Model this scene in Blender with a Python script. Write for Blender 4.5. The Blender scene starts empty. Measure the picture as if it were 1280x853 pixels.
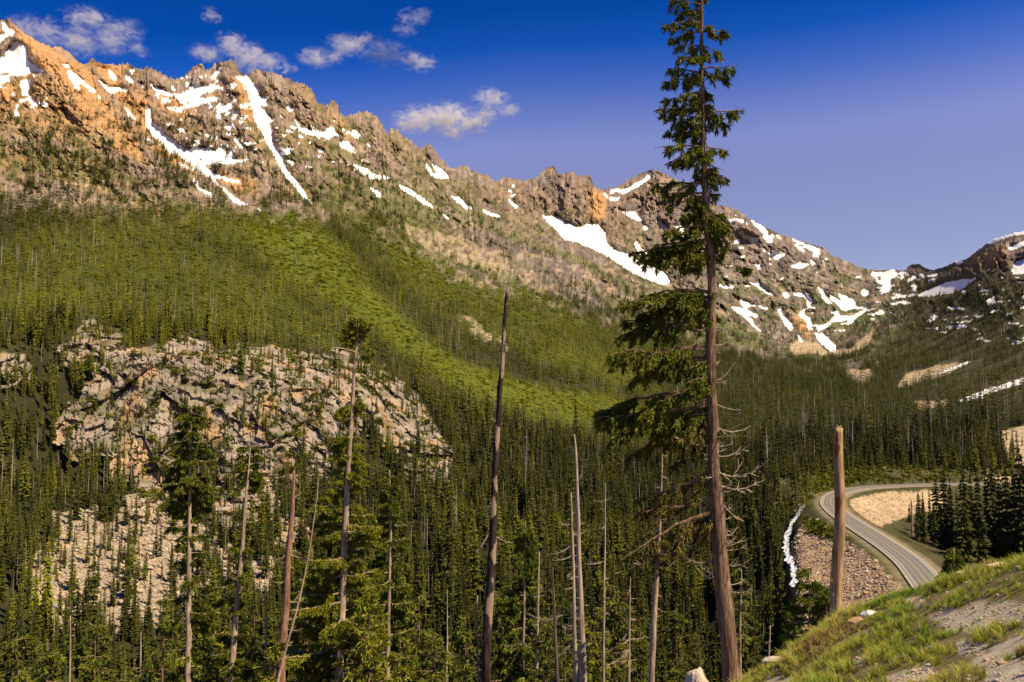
import bpy, math, random
import numpy as np
from mathutils import Vector, Matrix

S = bpy.context.scene
C = S.collection
R = math.radians
rnd = random.Random(7)
rng = np.random.default_rng(7)

# ------------------------------------------------------------------ camera, sky, sun, exposure
FPX = 1065.0                       # focal length in pixels of a 1280 px wide picture
PITCH = R(3.9)
cam_d = bpy.data.cameras.new('camera'); cam = bpy.data.objects.new('camera', cam_d); C.objects.link(cam)
cam_d.sensor_width = 36.0; cam_d.lens = 36.0 * FPX / 1280.0
cam_d.clip_start = 0.1; cam_d.clip_end = 60000
cam.location = (0, 0, 0); cam.rotation_euler = (R(90) + PITCH, 0, 0)
S.camera = cam
SUN_AZ, SUN_EL = R(120), R(54)     # clockwise from the view direction, above the horizon
world = bpy.data.worlds.new('World'); S.world = world; world.use_nodes = True
nt = world.node_tree; nt.nodes.clear()
sky = nt.nodes.new('ShaderNodeTexSky'); sky.sky_type = 'NISHITA'; sky.sun_disc = False
sky.sun_elevation = SUN_EL; sky.sun_rotation = SUN_AZ
sky.altitude = 1700; sky.air_density = 1.0; sky.dust_density = 0.6; sky.ozone_density = 3.0
# the deep, slightly violet blue of high mountain air: darker and bluer with height above the horizon, the same all round
tcw = nt.nodes.new('ShaderNodeTexCoord'); sxw = nt.nodes.new('ShaderNodeSeparateXYZ'); rmp = nt.nodes.new('ShaderNodeValToRGB')
stops = [(0, (.93, .68, .70)), (.17, (.975, .713, .757)), (.252, (1.10, .75, .86)), (.291, (1.15, .83, 1.0)), (.32, (.86, .70, 1.0)), (.352, (.40, .52, 1.0)), (.39, (.06, .35, .93)), (.427, (.01, .26, .77)), (1, (.01, .25, .76))]
while len(rmp.color_ramp.elements) < len(stops): rmp.color_ramp.elements.new(.5)
for k, (p_, c_) in enumerate(stops): rmp.color_ramp.elements[k].position = p_; rmp.color_ramp.elements[k].color = (*c_, 1)
tnt = nt.nodes.new('ShaderNodeMix'); tnt.data_type = 'RGBA'; tnt.blend_type = 'MULTIPLY'; tnt.inputs[0].default_value = 1
bg = nt.nodes.new('ShaderNodeBackground'); bg.inputs['Strength'].default_value = 0.0914
wo = nt.nodes.new('ShaderNodeOutputWorld')
nt.links.new(tcw.outputs['Generated'], sxw.inputs[0]); mn = nt.nodes.new('ShaderNodeMath'); mn.operation = 'MINIMUM'; mn.inputs[1].default_value = 0.0; ma = nt.nodes.new('ShaderNodeMath'); ma.operation = 'MULTIPLY_ADD'; ma.inputs[1].default_value = -.13   # polarised, deeper blue on the side away from the sun
nt.links.new(sxw.outputs[0], mn.inputs[0]); nt.links.new(mn.outputs[0], ma.inputs[0]); nt.links.new(sxw.outputs[2], ma.inputs[2]); nt.links.new(ma.outputs[0], rmp.inputs[0]); nt.links.new(sky.outputs[0], tnt.inputs[6])
nt.links.new(rmp.outputs[0], tnt.inputs[7]); nt.links.new(tnt.outputs[2], bg.inputs[0]); nt.links.new(bg.outputs[0], wo.inputs[0])
sun_d = bpy.data.lights.new('sun', 'SUN'); sun = bpy.data.objects.new('sun', sun_d); C.objects.link(sun)
sun_d.energy = 4.6; sun_d.angle = R(0.5); sun_d.color = (1.0, 0.84, 0.57)
sdir = Vector((math.sin(SUN_AZ) * math.cos(SUN_EL), math.cos(SUN_AZ) * math.cos(SUN_EL), math.sin(SUN_EL)))
sun.rotation_euler = sdir.to_track_quat('Z', 'Y').to_euler(); sun.location = (40, -20, 60)
S.view_settings.view_transform = 'Standard'; S.view_settings.look = 'None'
S.view_settings.exposure = 0.68; S.view_settings.gamma = 1.0
S.cycles.max_bounces = 4; S.cycles.diffuse_bounces = 2; S.cycles.transparent_max_bounces = 4
S.cycles.volume_bounces = 2; S.cycles.volume_step_rate = 1.0

# ------------------------------------------------------------------ survey: bearing (photo px) + distance -> place
def ray(u, v):
    x = (np.asarray(u, float) - 640.0) / FPX; y = -(np.asarray(v, float) - 426.5) / FPX
    return x, math.cos(PITCH) - y * math.sin(PITCH), math.sin(PITCH) + y * math.cos(PITCH)
def place(u, v, D):
    x, y, z = ray(u, v); h = np.hypot(x, y); k = np.asarray(D, float) / h
    return np.stack(np.broadcast_arrays(x * k, y * k, z * k), -1)
def at(u, v, D): return Vector(place(u, v, D).tolist())
def px(P):                         # place -> photo px (used only to look up the survey tables)
    P = np.asarray(P, float); x, y, z = P[..., 0], P[..., 1], P[..., 2]
    c = y * math.cos(PITCH) + z * math.sin(PITCH); t = -y * math.sin(PITCH) + z * math.cos(PITCH)
    c = np.maximum(c, 1e-3)
    return 640 + FPX * x / c, 426.5 - FPX * t / c

# ------------------------------------------------------------------ noise
_g = rng.normal(size=(4096, 3)); _g /= np.linalg.norm(_g, axis=1)[:, None]
def noise(P, seed=0):
    P = np.asarray(P, np.float64); i = np.floor(P).astype(np.int64); f = P - i
    w = f * f * f * (f * (f * 6 - 15) + 10); out = 0
    for dx in (0, 1):
        for dy in (0, 1):
            for dz in (0, 1):
                h = ((i[..., 0] + dx) * 73856093 ^ (i[..., 1] + dy) * 19349663 ^ (i[..., 2] + dz) * 83492791 ^ seed * 2654435) & 0xffffffff
                h = (h ^ (h >> 13)) * 1274126177 & 0xffffffff; h = (h ^ (h >> 16)) & 4095
                g = _g[h]
                d = g[..., 0] * (f[..., 0] - dx) + g[..., 1] * (f[..., 1] - dy) + g[..., 2] * (f[..., 2] - dz)
                ww = (w[..., 0] if dx else 1 - w[..., 0]) * (w[..., 1] if dy else 1 - w[..., 1]) * (w[..., 2] if dz else 1 - w[..., 2])
                out = out + ww * d
    return out * 1.7
def fbm(P, oct=4, seed=0, gain=.5):
    o = 0; a = 1.0; s = 0
    for k in range(oct):
        o = o + a * noise(P * 2.03 ** k, seed + k); s += a; a *= gain
    return o / s
def ridged(P, oct=5, seed=0, gain=.55):
    o = 0; a = 1.0; s = 0
    for k in range(oct):
        o = o + a * (1 - 2 * np.abs(noise(P * 2.07 ** k, seed + k))); s += a; a *= gain
    return o / s
def facet(P, seed=0, tilt=.6):
    """Broken rock: random cells, each its own tilted face. Returns (offset, closeness to a joint)."""
    i = np.floor(P).astype(np.int64); b1 = np.full(len(P), 9.); b2 = b1.copy(); off = np.zeros(len(P))
    for dx in (-1, 0, 1):
        for dy in (-1, 0, 1):
            for dz in (-1, 0, 1):
                c = i + np.array([dx, dy, dz])
                h = (c[:, 0] * 73856093 ^ c[:, 1] * 19349663 ^ c[:, 2] * 83492791 ^ seed * 2654435) & 0xffffffff
                h = (h ^ (h >> 13)) * 1274126177 & 0xffffffff; h = h ^ (h >> 16)
                r = c + .5 + _g[h & 4095] * .55; q = P - r; d = (q * q).sum(1)
                o = _g[(h >> 5) & 4095, 0] * .8 + (q * _g[(h >> 9) & 4095]).sum(1) * tilt * 1.6
                n1 = d < b1; b2 = np.where(n1, b1, np.minimum(b2, d)); off = np.where(n1, o, off); b1 = np.minimum(b1, d)
    return off, np.sqrt(b2) - np.sqrt(b1)
def sstep(a, b, x):
    t = np.clip((x - a) / (b - a), 0, 1); return t * t * (3 - 2 * t)

# ------------------------------------------------------------------ objects, tags, materials
def tag(o, label=None, cat=None, group=None, kind=None):
    if label: o['label'] = label
    if cat: o['category'] = cat
    if group: o['group'] = group
    if kind: o['kind'] = kind
    return o
def link(name, me, parent=None, mat=None):
    o = bpy.data.objects.new(name, me); C.objects.link(o)
    if parent: o.parent = parent
    if mat is not None and me is not None:
        me.materials.clear(); me.materials.append(mat)
    return o
def empty(name, loc=(0, 0, 0), rz=0):
    o = bpy.data.objects.new(name, None); C.objects.link(o); o.location = loc; o.rotation_euler = (0, 0, rz)
    o.empty_display_size = .3
    return o
def mesh_np(name, V, F, smooth=False, attrs=None):
    """V (n,3), F (m,3) or (m,4) arrays; attrs {name: (domain, type, array)}"""
    V = np.ascontiguousarray(V, np.float32); F = np.ascontiguousarray(F, np.int32); k = F.shape[1]
    me = bpy.data.meshes.new(name); me.vertices.add(len(V)); me.vertices.foreach_set('co', V.ravel())
    me.loops.add(F.size); me.loops.foreach_set('vertex_index', F.ravel())
    me.polygons.add(len(F)); me.polygons.foreach_set('loop_start', np.arange(0, F.size, k, dtype=np.int32))
    me.polygons.foreach_set('loop_total', np.full(len(F), k, np.int32))
    me.update(calc_edges=True)
    if smooth: me.polygons.foreach_set('use_smooth', np.ones(len(F), bool))
    else: me.polygons.foreach_set('use_smooth', np.zeros(len(F), bool))
    for n, (dom, ty, arr) in (attrs or {}).items():
        a = me.attributes.new(n, ty, dom)
        if ty == 'FLOAT_COLOR':
            b = np.ones((len(arr), 4), np.float32); b[:, :3] = arr; a.data.foreach_set('color', b.ravel())
        else: a.data.foreach_set('value', np.ascontiguousarray(arr, np.float32))
    return me

class Nodes:
    def __init__(s, name, rough=.9, spec=.15):
        s.m = bpy.data.materials.new(name); s.m.use_nodes = True; s.t = s.m.node_tree; s.n = s.t.nodes
        s.b = s.n['Principled BSDF']; s.b.inputs['Roughness'].default_value = rough
        s.b.inputs['Specular IOR Level'].default_value = spec
    def new(s, ty, **kw):
        n = s.n.new('ShaderNode' + ty)
        for k, v in kw.items(): setattr(n, k, v)
        return n
    def l(s, a, b): s.t.links.new(a, b)
    def coord(s, which='Object', scale=(1, 1, 1)):
        tc = s.new('TexCoord'); mp = s.new('Mapping'); mp.inputs['Scale'].default_value = scale
        s.l(tc.outputs[which], mp.inputs[0]); return mp.outputs[0]
    def noise(s, vec, scale, detail=4, rough=.6, dist=0):
        n = s.new('TexNoise'); n.inputs['Scale'].default_value = scale; n.inputs['Detail'].default_value = detail
        n.inputs['Roughness'].default_value = rough; n.inputs['Distortion'].default_value = dist
        s.l(vec, n.inputs['Vector']); return n.outputs[0]
    def ramp(s, fac, stops):
        r = s.new('ValToRGB'); e = r.color_ramp.elements
        while len(e) < len(stops): e.new(.5)
        for k, (p, c) in enumerate(stops): e[k].position = p; e[k].color = (*c, 1) if len(c) == 3 else c
        s.l(fac, r.inputs[0]); return r.outputs[0]
    def mix(s, fac, a, b, mode='MIX'):
        m = s.new('Mix', data_type='RGBA', blend_type=mode)
        for sock, v in ((m.inputs[0], fac), (m.inputs[6], a), (m.inputs[7], b)):
            if hasattr(v, 'is_linked') or isinstance(v, bpy.types.NodeSocket): s.l(v, sock)
            elif isinstance(v, tuple): sock.default_value = (*v, 1)
            else: sock.default_value = v
        return m.outputs[2]
    def base(s, c): s.l(c, s.b.inputs['Base Color']) if isinstance(c, bpy.types.NodeSocket) else setattr(s.b.inputs['Base Color'], 'default_value', (*c, 1))
    def bump(s, h, strength=.5, dist=.05):
        b = s.new('Bump'); b.inputs['Strength'].default_value = strength; b.inputs['Distance'].default_value = dist
        s.l(h, b.inputs['Height']); s.l(b.outputs[0], s.b.inputs['Normal'])

def ground_mat(name, scale, amt=.35, rough=.95):
    n = Nodes(name, rough, .05); a = n.new('Attribute', attribute_name='Col'); v = n.coord()
    f = n.noise(v, scale, 5, .65)
    r = n.ramp(f, [(.25, (1 - amt,) * 3), (.75, (1 + amt * .6,) * 3)])
    n.base(n.mix(1.0, a.outputs['Color'], r, 'MULTIPLY')); return n.m
M = {}
M['mountain'] = ground_mat('mountain rock and soil', .09)
M['cliff'] = ground_mat('cliff rock', .5, .3)
M['talus'] = ground_mat('talus', 1.2, .4)
n = Nodes('old snow', .7, .2); v = n.coord(); f = n.noise(v, .02, 5, .6)
n.base(n.ramp(f, [(.3, (.78, .76, .74)), (.7, (.93, .91, .88))])); M['snow'] = n.m
n = Nodes('white water', .35, .5); v = n.coord(); f = n.noise(v, 1.2, 5, .7)
n.base(n.ramp(f, [(.3, (.25, .3, .32)), (.5, (.75, .77, .78)), (.7, (.9, .9, .9))])); M['water'] = n.m
# ------------------------------------------------------------------ far terrain: survey tables
SKY = np.array([(-300,-60),(-140,-10),(0,26),(8,25),(12,21),(14,28),(30,41),(50,53),(66,60),(72,58),(82,63),(88,66),(98,78),(105,81),(113,75),(116,72),(120,77),(130,80),(150,81),(160,79),(170,84),(180,86),(190,85),(200,91),(212,97),(222,98),(230,97),(238,86),(249,78),(252,78),(258,87),(262,86),(268,79),(277,76),(284,77),(288,74),(293,77),(298,84),(300,89),(306,93),(313,90),(321,85),(325,87),(335,89),(342,92),(350,94),(362,98),(370,103),(384,106),(390,112),(394,122),(399,130),(407,132),(412,130),(413,126),(418,125),(422,130),(424,139),(430,144),(440,143),(450,141),(458,138),(462,138),(465,143),(471,144),(476,153),(484,168),(490,162),(497,161),(502,168),(514,177),(522,184),(529,185),(534,179),(537,180),(543,186),(549,195),(557,203),(562,208),(570,210),(581,206),(590,212),(600,217),(606,216),(612,222),(620,227),(627,222),(636,221),(650,225),(660,227),(662,223),(669,222),(674,216),(682,209),(692,208),(696,214),(701,217),(708,218),(712,214),(718,213),(721,220),(728,219),(737,219),(741,228),(746,236),(758,237),(770,232),(785,224),(800,216),(808,213),(815,212),(822,213),(830,217),(840,222),(870,240),(900,258),(907,257),(920,262),(935,272),(950,281),(970,291),(990,297),(1010,305),(1030,310),(1040,319),(1055,325),(1070,332),(1085,337),(1095,338),(1108,338),(1113,336),(1124,338),(1131,338),(1137,332),(1143,330),(1149,330),(1157,336),(1163,337),(1172,336),(1180,334),(1195,327),(1205,325),(1213,321),(1224,311),(1234,304),(1245,298),(1267,292),(1280,288),(1420,235),(1600,190)], float)
DT = {  # bearing column: (row, distance in metres)
 -300: [(1000,260),(853,340),(700,460),(600,600),(430,690),(300,1150),(150,1650),(-60,2100)],
 0:    [(1000,250),(853,330),(790,390),(700,460),(620,560),(600,590),(430,680),(400,750),(300,1150),(250,1350),(150,1750),(26,2250)],
 200:  [(1000,240),(853,320),(790,370),(645,500),(610,570),(430,640),(410,720),(300,1150),(200,1750),(95,2450)],
 320:  [(1000,240),(853,315),(740,400),(640,500),(600,560),(460,640),(440,720),(300,1200),(200,1900),(90,2500)],
 430:  [(1000,240),(853,310),(700,430),(610,560),(480,640),(460,720),(300,1350),(200,2100),(140,2700)],
 550:  [(1000,235),(853,305),(700,430),(600,560),(500,760),(400,1100),(300,1900),(195,3100)],
 700:  [(1000,230),(853,300),(700,430),(600,620),(500,900),(400,1450),(330,2200),(280,3200),(215,3800)],
 850:  [(1000,220),(853,290),(700,420),(600,680),(500,1250),(430,2100),(400,2700),(330,3700),(225,4400)],
 1000: [(1000,205),(853,262),(760,290),(700,335),(640,400),(600,500),(520,1050),(470,1750),(440,2500),(400,3300),(300,4600)],
 1060: [(1000,150),(853,185),(775,215),(700,265),(650,330),(630,395),(612,461),(590,540),(520,1000),(470,1700),(440,2600),(400,3500),(327,4900)],
 1100: [(1000,110),(853,140),(775,190),(720,225),(680,265),(665,310),(625,430),(608,490),(590,555),(520,960),(470,1600),(440,2300),(400,3400),(338,5000)],
 1150: [(1000,100),(853,130),(760,185),(720,215),(700,238),(690,262),(650,380),(615,465),(606,503),(585,575),(520,870),(470,1450),(440,2000),(400,2900),(370,3700),(335,4800)],
 1205: [(1000,100),(853,130),(740,200),(700,250),(650,365),(608,500),(585,585),(520,850),(470,1300),(440,1700),(380,2400),(325,3100)],
 1280: [(1000,100),(853,130),(720,215),(650,365),(608,505),(585,595),(520,800),(440,1400),(350,2200),(288,2800)],
 1600: [(1000,100),(853,130),(720,215),(650,335),(608,440),(520,750),(400,1300),(190,2500)],
}
NU, NV = 980, 600
uu = np.concatenate([np.linspace(-220, -12, 60, endpoint=False), np.linspace(-12, 1292, NU - 120, endpoint=False), np.linspace(1292, 1500, 60)])
crest = np.interp(uu, SKY[:, 0], SKY[:, 1])
t = np.stack([uu / 3.1, uu * 0, uu * 0 + 3.3], -1)
_sr = np.interp(uu, [60, 240, 700, 840, 900], [.3, 1, 1, .6, .3]); crest = crest + 1.2 * noise(t, 5) + .8 * noise(t * 2.3, 6) + _sr * (2.2 - 7.0 * np.clip(ridged(t * .8, 3, 9), 0, 1) ** 2.2)
ss = np.linspace(0, 1, NV)
U = np.broadcast_to(uu, (NV, NU)).copy(); V_ = 1000 + (crest[None, :] - 1000) * ss[:, None]
ku = sorted(DT)
def col_logD(k, v):
    a = np.array(DT[k], float)[::-1]; return np.interp(v, a[:, 0], np.log(a[:, 1]))
def blur(A, r, ax):
    k = np.exp(-.5 * (np.arange(-2 * r, 2 * r + 1) / r) ** 2); k /= k.sum()
    P = np.pad(A, [(2 * r, 2 * r) if d == ax else (0, 0) for d in range(2)], 'edge')
    o = 0
    for j, kk in enumerate(k):
        sl = [slice(None)] * 2; sl[ax] = slice(j, j + A.shape[ax]); o = o + kk * P[tuple(sl)]
    return o
ru = np.arange(-320, 1620, 4.); rv = np.arange(-120, 1010, 4.); LR = np.zeros((len(rv), len(ru)))
for i in range(len(ku) - 1):
    a, b = ku[i], ku[i + 1]; m = (ru >= a) & (ru < b) if b != ku[-1] else (ru >= a)
    w = np.clip((ru[m] - a) / (b - a), 0, 1); w = .35 * w + .65 * w * w * (3 - 2 * w)
    LR[:, m] = (1 - w)[None] * col_logD(a, rv)[:, None] + w[None] * col_logD(b, rv)[:, None]
LR = blur(blur(LR, 9, 1), 2, 0)
def samp4(A, u, v):
    x = np.clip((u + 320) / 4, 0, len(ru) - 1.01); y = np.clip((v + 120) / 4, 0, len(rv) - 1.01); i = x.astype(int); j = y.astype(int); fx = x - i; fy = y - j
    return (A[j, i] * (1 - fx) + A[j, i + 1] * fx) * (1 - fy) + (A[j + 1, i] * (1 - fx) + A[j + 1, i + 1] * fx) * fy
LD = samp4(LR, U, V_)

# raster of polygons over the survey (1 px cells)
RW, RH, OX, OY = 1800, 1100, 250, 80
gx = np.arange(RW) - OX; gy = np.arange(RH) - OY
def poly(A, pts, val=1.0, mode='set'):
    p = np.asarray(pts, float); x0, y0 = np.floor(p.min(0)).astype(int) - 1; x1, y1 = np.ceil(p.max(0)).astype(int) + 2
    x0 = max(x0, -OX); y0 = max(y0, -OY); x1 = min(x1, RW - OX); y1 = min(y1, RH - OY)
    X, Y = np.meshgrid(np.arange(x0, x1) , np.arange(y0, y1)); ins = np.zeros(X.shape, bool)
    q = np.roll(p, -1, 0)
    for (ax, ay), (bx, by) in zip(p, q):
        if ay == by: continue
        c = ((ay > Y) != (by > Y)) & (X < (bx - ax) * (Y - ay) / (by - ay) + ax); ins ^= c
    s = A[y0 + OY:y1 + OY, x0 + OX:x1 + OX]; s[ins] = val
def line(A, pts, w, val):
    p = np.asarray(pts, float)
    for (ax, ay), (bx, by) in zip(p[:-1], p[1:]):
        x0 = int(max(min(ax, bx) - 3 * w, -OX)); x1 = int(min(max(ax, bx) + 3 * w, RW - OX)); y0 = int(max(min(ay, by) - 3 * w, -OY)); y1 = int(min(max(ay, by) + 3 * w, RH - OY))
        X, Y = np.meshgrid(np.arange(x0, x1), np.arange(y0, y1)); dx, dy = bx - ax, by - ay
        tt = np.clip(((X - ax) * dx + (Y - ay) * dy) / (dx * dx + dy * dy + 1e-9), 0, 1)
        d2 = (X - ax - tt * dx) ** 2 + (Y - ay - tt * dy) ** 2
        g = np.exp(-d2 / (w * w)); s = A[y0 + OY:y1 + OY, x0 + OX:x1 + OX]
        np.copyto(s, np.where(np.abs(val * g) > np.abs(s), val * g, s))
def new(v=0.): return np.full((RH, RW), v, np.float32)
def samp(A, u, v):
    x = np.clip(u + OX, 0, RW - 1.01); y = np.clip(v + OY, 0, RH - 1.01); i = x.astype(int); j = y.astype(int); fx = x - i; fy = y - j
    return (A[j, i] * (1 - fx) + A[j, i + 1] * fx) * (1 - fy) + (A[j + 1, i] * (1 - fx) + A[j + 1, i + 1] * fx) * fy

# relief: spurs stand nearer (-), gullies further (+)
rel = new(); tmp = []
for pts, w, a in [
  ([(14,28),(66,75),(120,150),(170,200),(215,240),(260,285)], 22, -.05),
  ([(120,95),(165,140),(190,165),(245,210),(300,250),(340,275)], 18, .05),
  ([(0,60),(25,100),(30,150)], 16, .03),
  ([(70,60),(110,105),(160,150),(190,200)], 9, -.02),
  ([(305,98),(318,140),(335,178),(355,210),(385,245)], 9, .025),
  ([(288,80),(300,140),(325,205),(345,260)], 12, -.03),
  ([(250,80),(255,140),(262,180)], 10, -.02),
  ([(340,95),(352,150),(385,205),(430,260)], 12, -.03),
  ([(384,110),(420,190),(455,230),(520,275),(560,300),(640,340)], 16, -.03),
  ([(365,150),(400,168),(440,190),(480,225),(540,262),(600,300)], 8, .02),
  ([(545,190),(590,250),(650,310),(760,370),(830,405)], 18, -.035),
  ([(535,205),(560,225),(590,262),(625,272)], 7, .02),
  ([(678,268),(720,295),(770,322),(835,356)], 16, .05),
  ([(690,215),(696,265)], 8, .02), ([(715,220),(720,280)], 14, -.03),
  ([(782,270),(780,300),(775,315)], 9, -.025), ([(820,215),(850,300),(880,385)], 20, -.03),
  ([(905,262),(960,310),(1000,350),(1060,380)], 12, -.025),
  ([(925,295),(960,320),(1005,360),(1015,410),(1045,440)], 9, .03),
  ([(930,380),(955,420)], 7, .02), ([(975,385),(1000,430)], 7, .02), ([(1090,345),(1065,390),(1045,435)], 16, .05),
  ([(1280,300),(1230,330),(1180,370),(1120,410),(1080,440)], 16, -.04),
  ([(440,290),(520,350),(600,430),(760,530)], 14, .02), ([(380,290),(470,370),(560,460)], 20, -.015),
]:
    A = new(); line(A, pts, w, a); rel += A
REL = samp(rel, U, V_) * .55
LD = LD + REL
P0 = place(U, V_, np.exp(LD))

# ---- masks
cliffA, talA, rockA, snowA, treeA, brushA, orgA, tanA, streamA, roadA = (new() for _ in range(10))
for p in [
 [(60,540),(95,500),(120,470),(100,455),(62,470),(60,450),(85,425),(110,400),(150,410),(165,440),(200,430),(232,418),(262,425),(262,445),(300,430),(345,432),(375,445),(430,440),(470,460),(500,470),(525,500),(545,530),(558,555),(570,575),(560,600),(520,585),(490,560),(470,540),(430,560),(400,585),(360,600),(330,595),(300,570),(280,600),(250,570),(230,590),(200,580),(175,610),(150,590),(150,570),(120,570),(90,580)],
 [(0,440),(30,445),(48,460),(40,480),(0,485)],
 [(125,550),(230,560),(235,625),(200,655),(160,640),(135,600)],[(250,550),(345,560),(345,640),(310,680),(265,655)],[(345,540),(420,545),(410,600),(360,620)],[(470,540),(575,560),(560,605),(500,600)]]: poly(cliffA, p)
for p in [
 [(70,640),(110,635),(135,655),(160,620),(200,625),(230,640),(260,660),(290,690),(295,715),(265,730),(240,760),(215,780),(190,790),(160,770),(140,800),(120,780),(90,790),(60,770),(28,730),(30,700),(60,680)],
 [(310,700),(335,690),(345,730),(330,780),(305,760)],[(345,640),(385,650),(395,690),(350,680)],
 [(330,590),(350,600),(345,640),(315,640)]]: poly(talA, p)
for p in [   # below the road, inside the hairpin, and beyond it
 [(1003,655),(1030,665),(1080,690),(1125,735),(1135,770),(1100,830),(1000,790),(990,730),(985,690)]]: poly(talA, p, .9)
for p in [[(1060,625),(1110,615),(1180,613),(1180,640),(1150,640),(1120,650),(1095,660),(1115,690),(1075,665),(1058,645)],
 [(1055,462),(1090,463),(1092,472),(1080,482),(1058,474)],[(1120,483),(1135,466),(1170,458),(1200,453),(1190,466),(1160,476),(1130,486)],
 [(1140,502),(1190,500),(1180,510),(1150,513)],[(1245,540),(1290,530),(1420,520),(1420,600),(1280,610),(1255,570)],
 [(1085,598),(1120,598),(1125,606),(1080,608)],[(1190,596),(1280,592),(1280,604),(1190,606)],
 [(1000,640),(1015,625),(1020,650),(1005,660)],[(1018,440),(1060,436),(1095,410),(1085,432),(1050,446)],
 [(995,425),(1020,428),(1035,445),(985,440)]]: poly(tanA, p)
for p in [[(560,345),(590,350),(625,360),(645,378),(600,362)],[(570,392),(590,395),(612,418),(640,432),(635,440),(600,425),(575,405)],[(575,368),(620,378),(600,372)],
 [(500,280),(560,290),(620,315),(660,345),(700,360),(690,372),(640,350),(560,325),(510,300)],[(560,335),(640,365),(700,385),(600,360)],[(725,335),(790,372),(800,384),(760,366),(725,345)]]: poly(tanA, p, .8)
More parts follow.
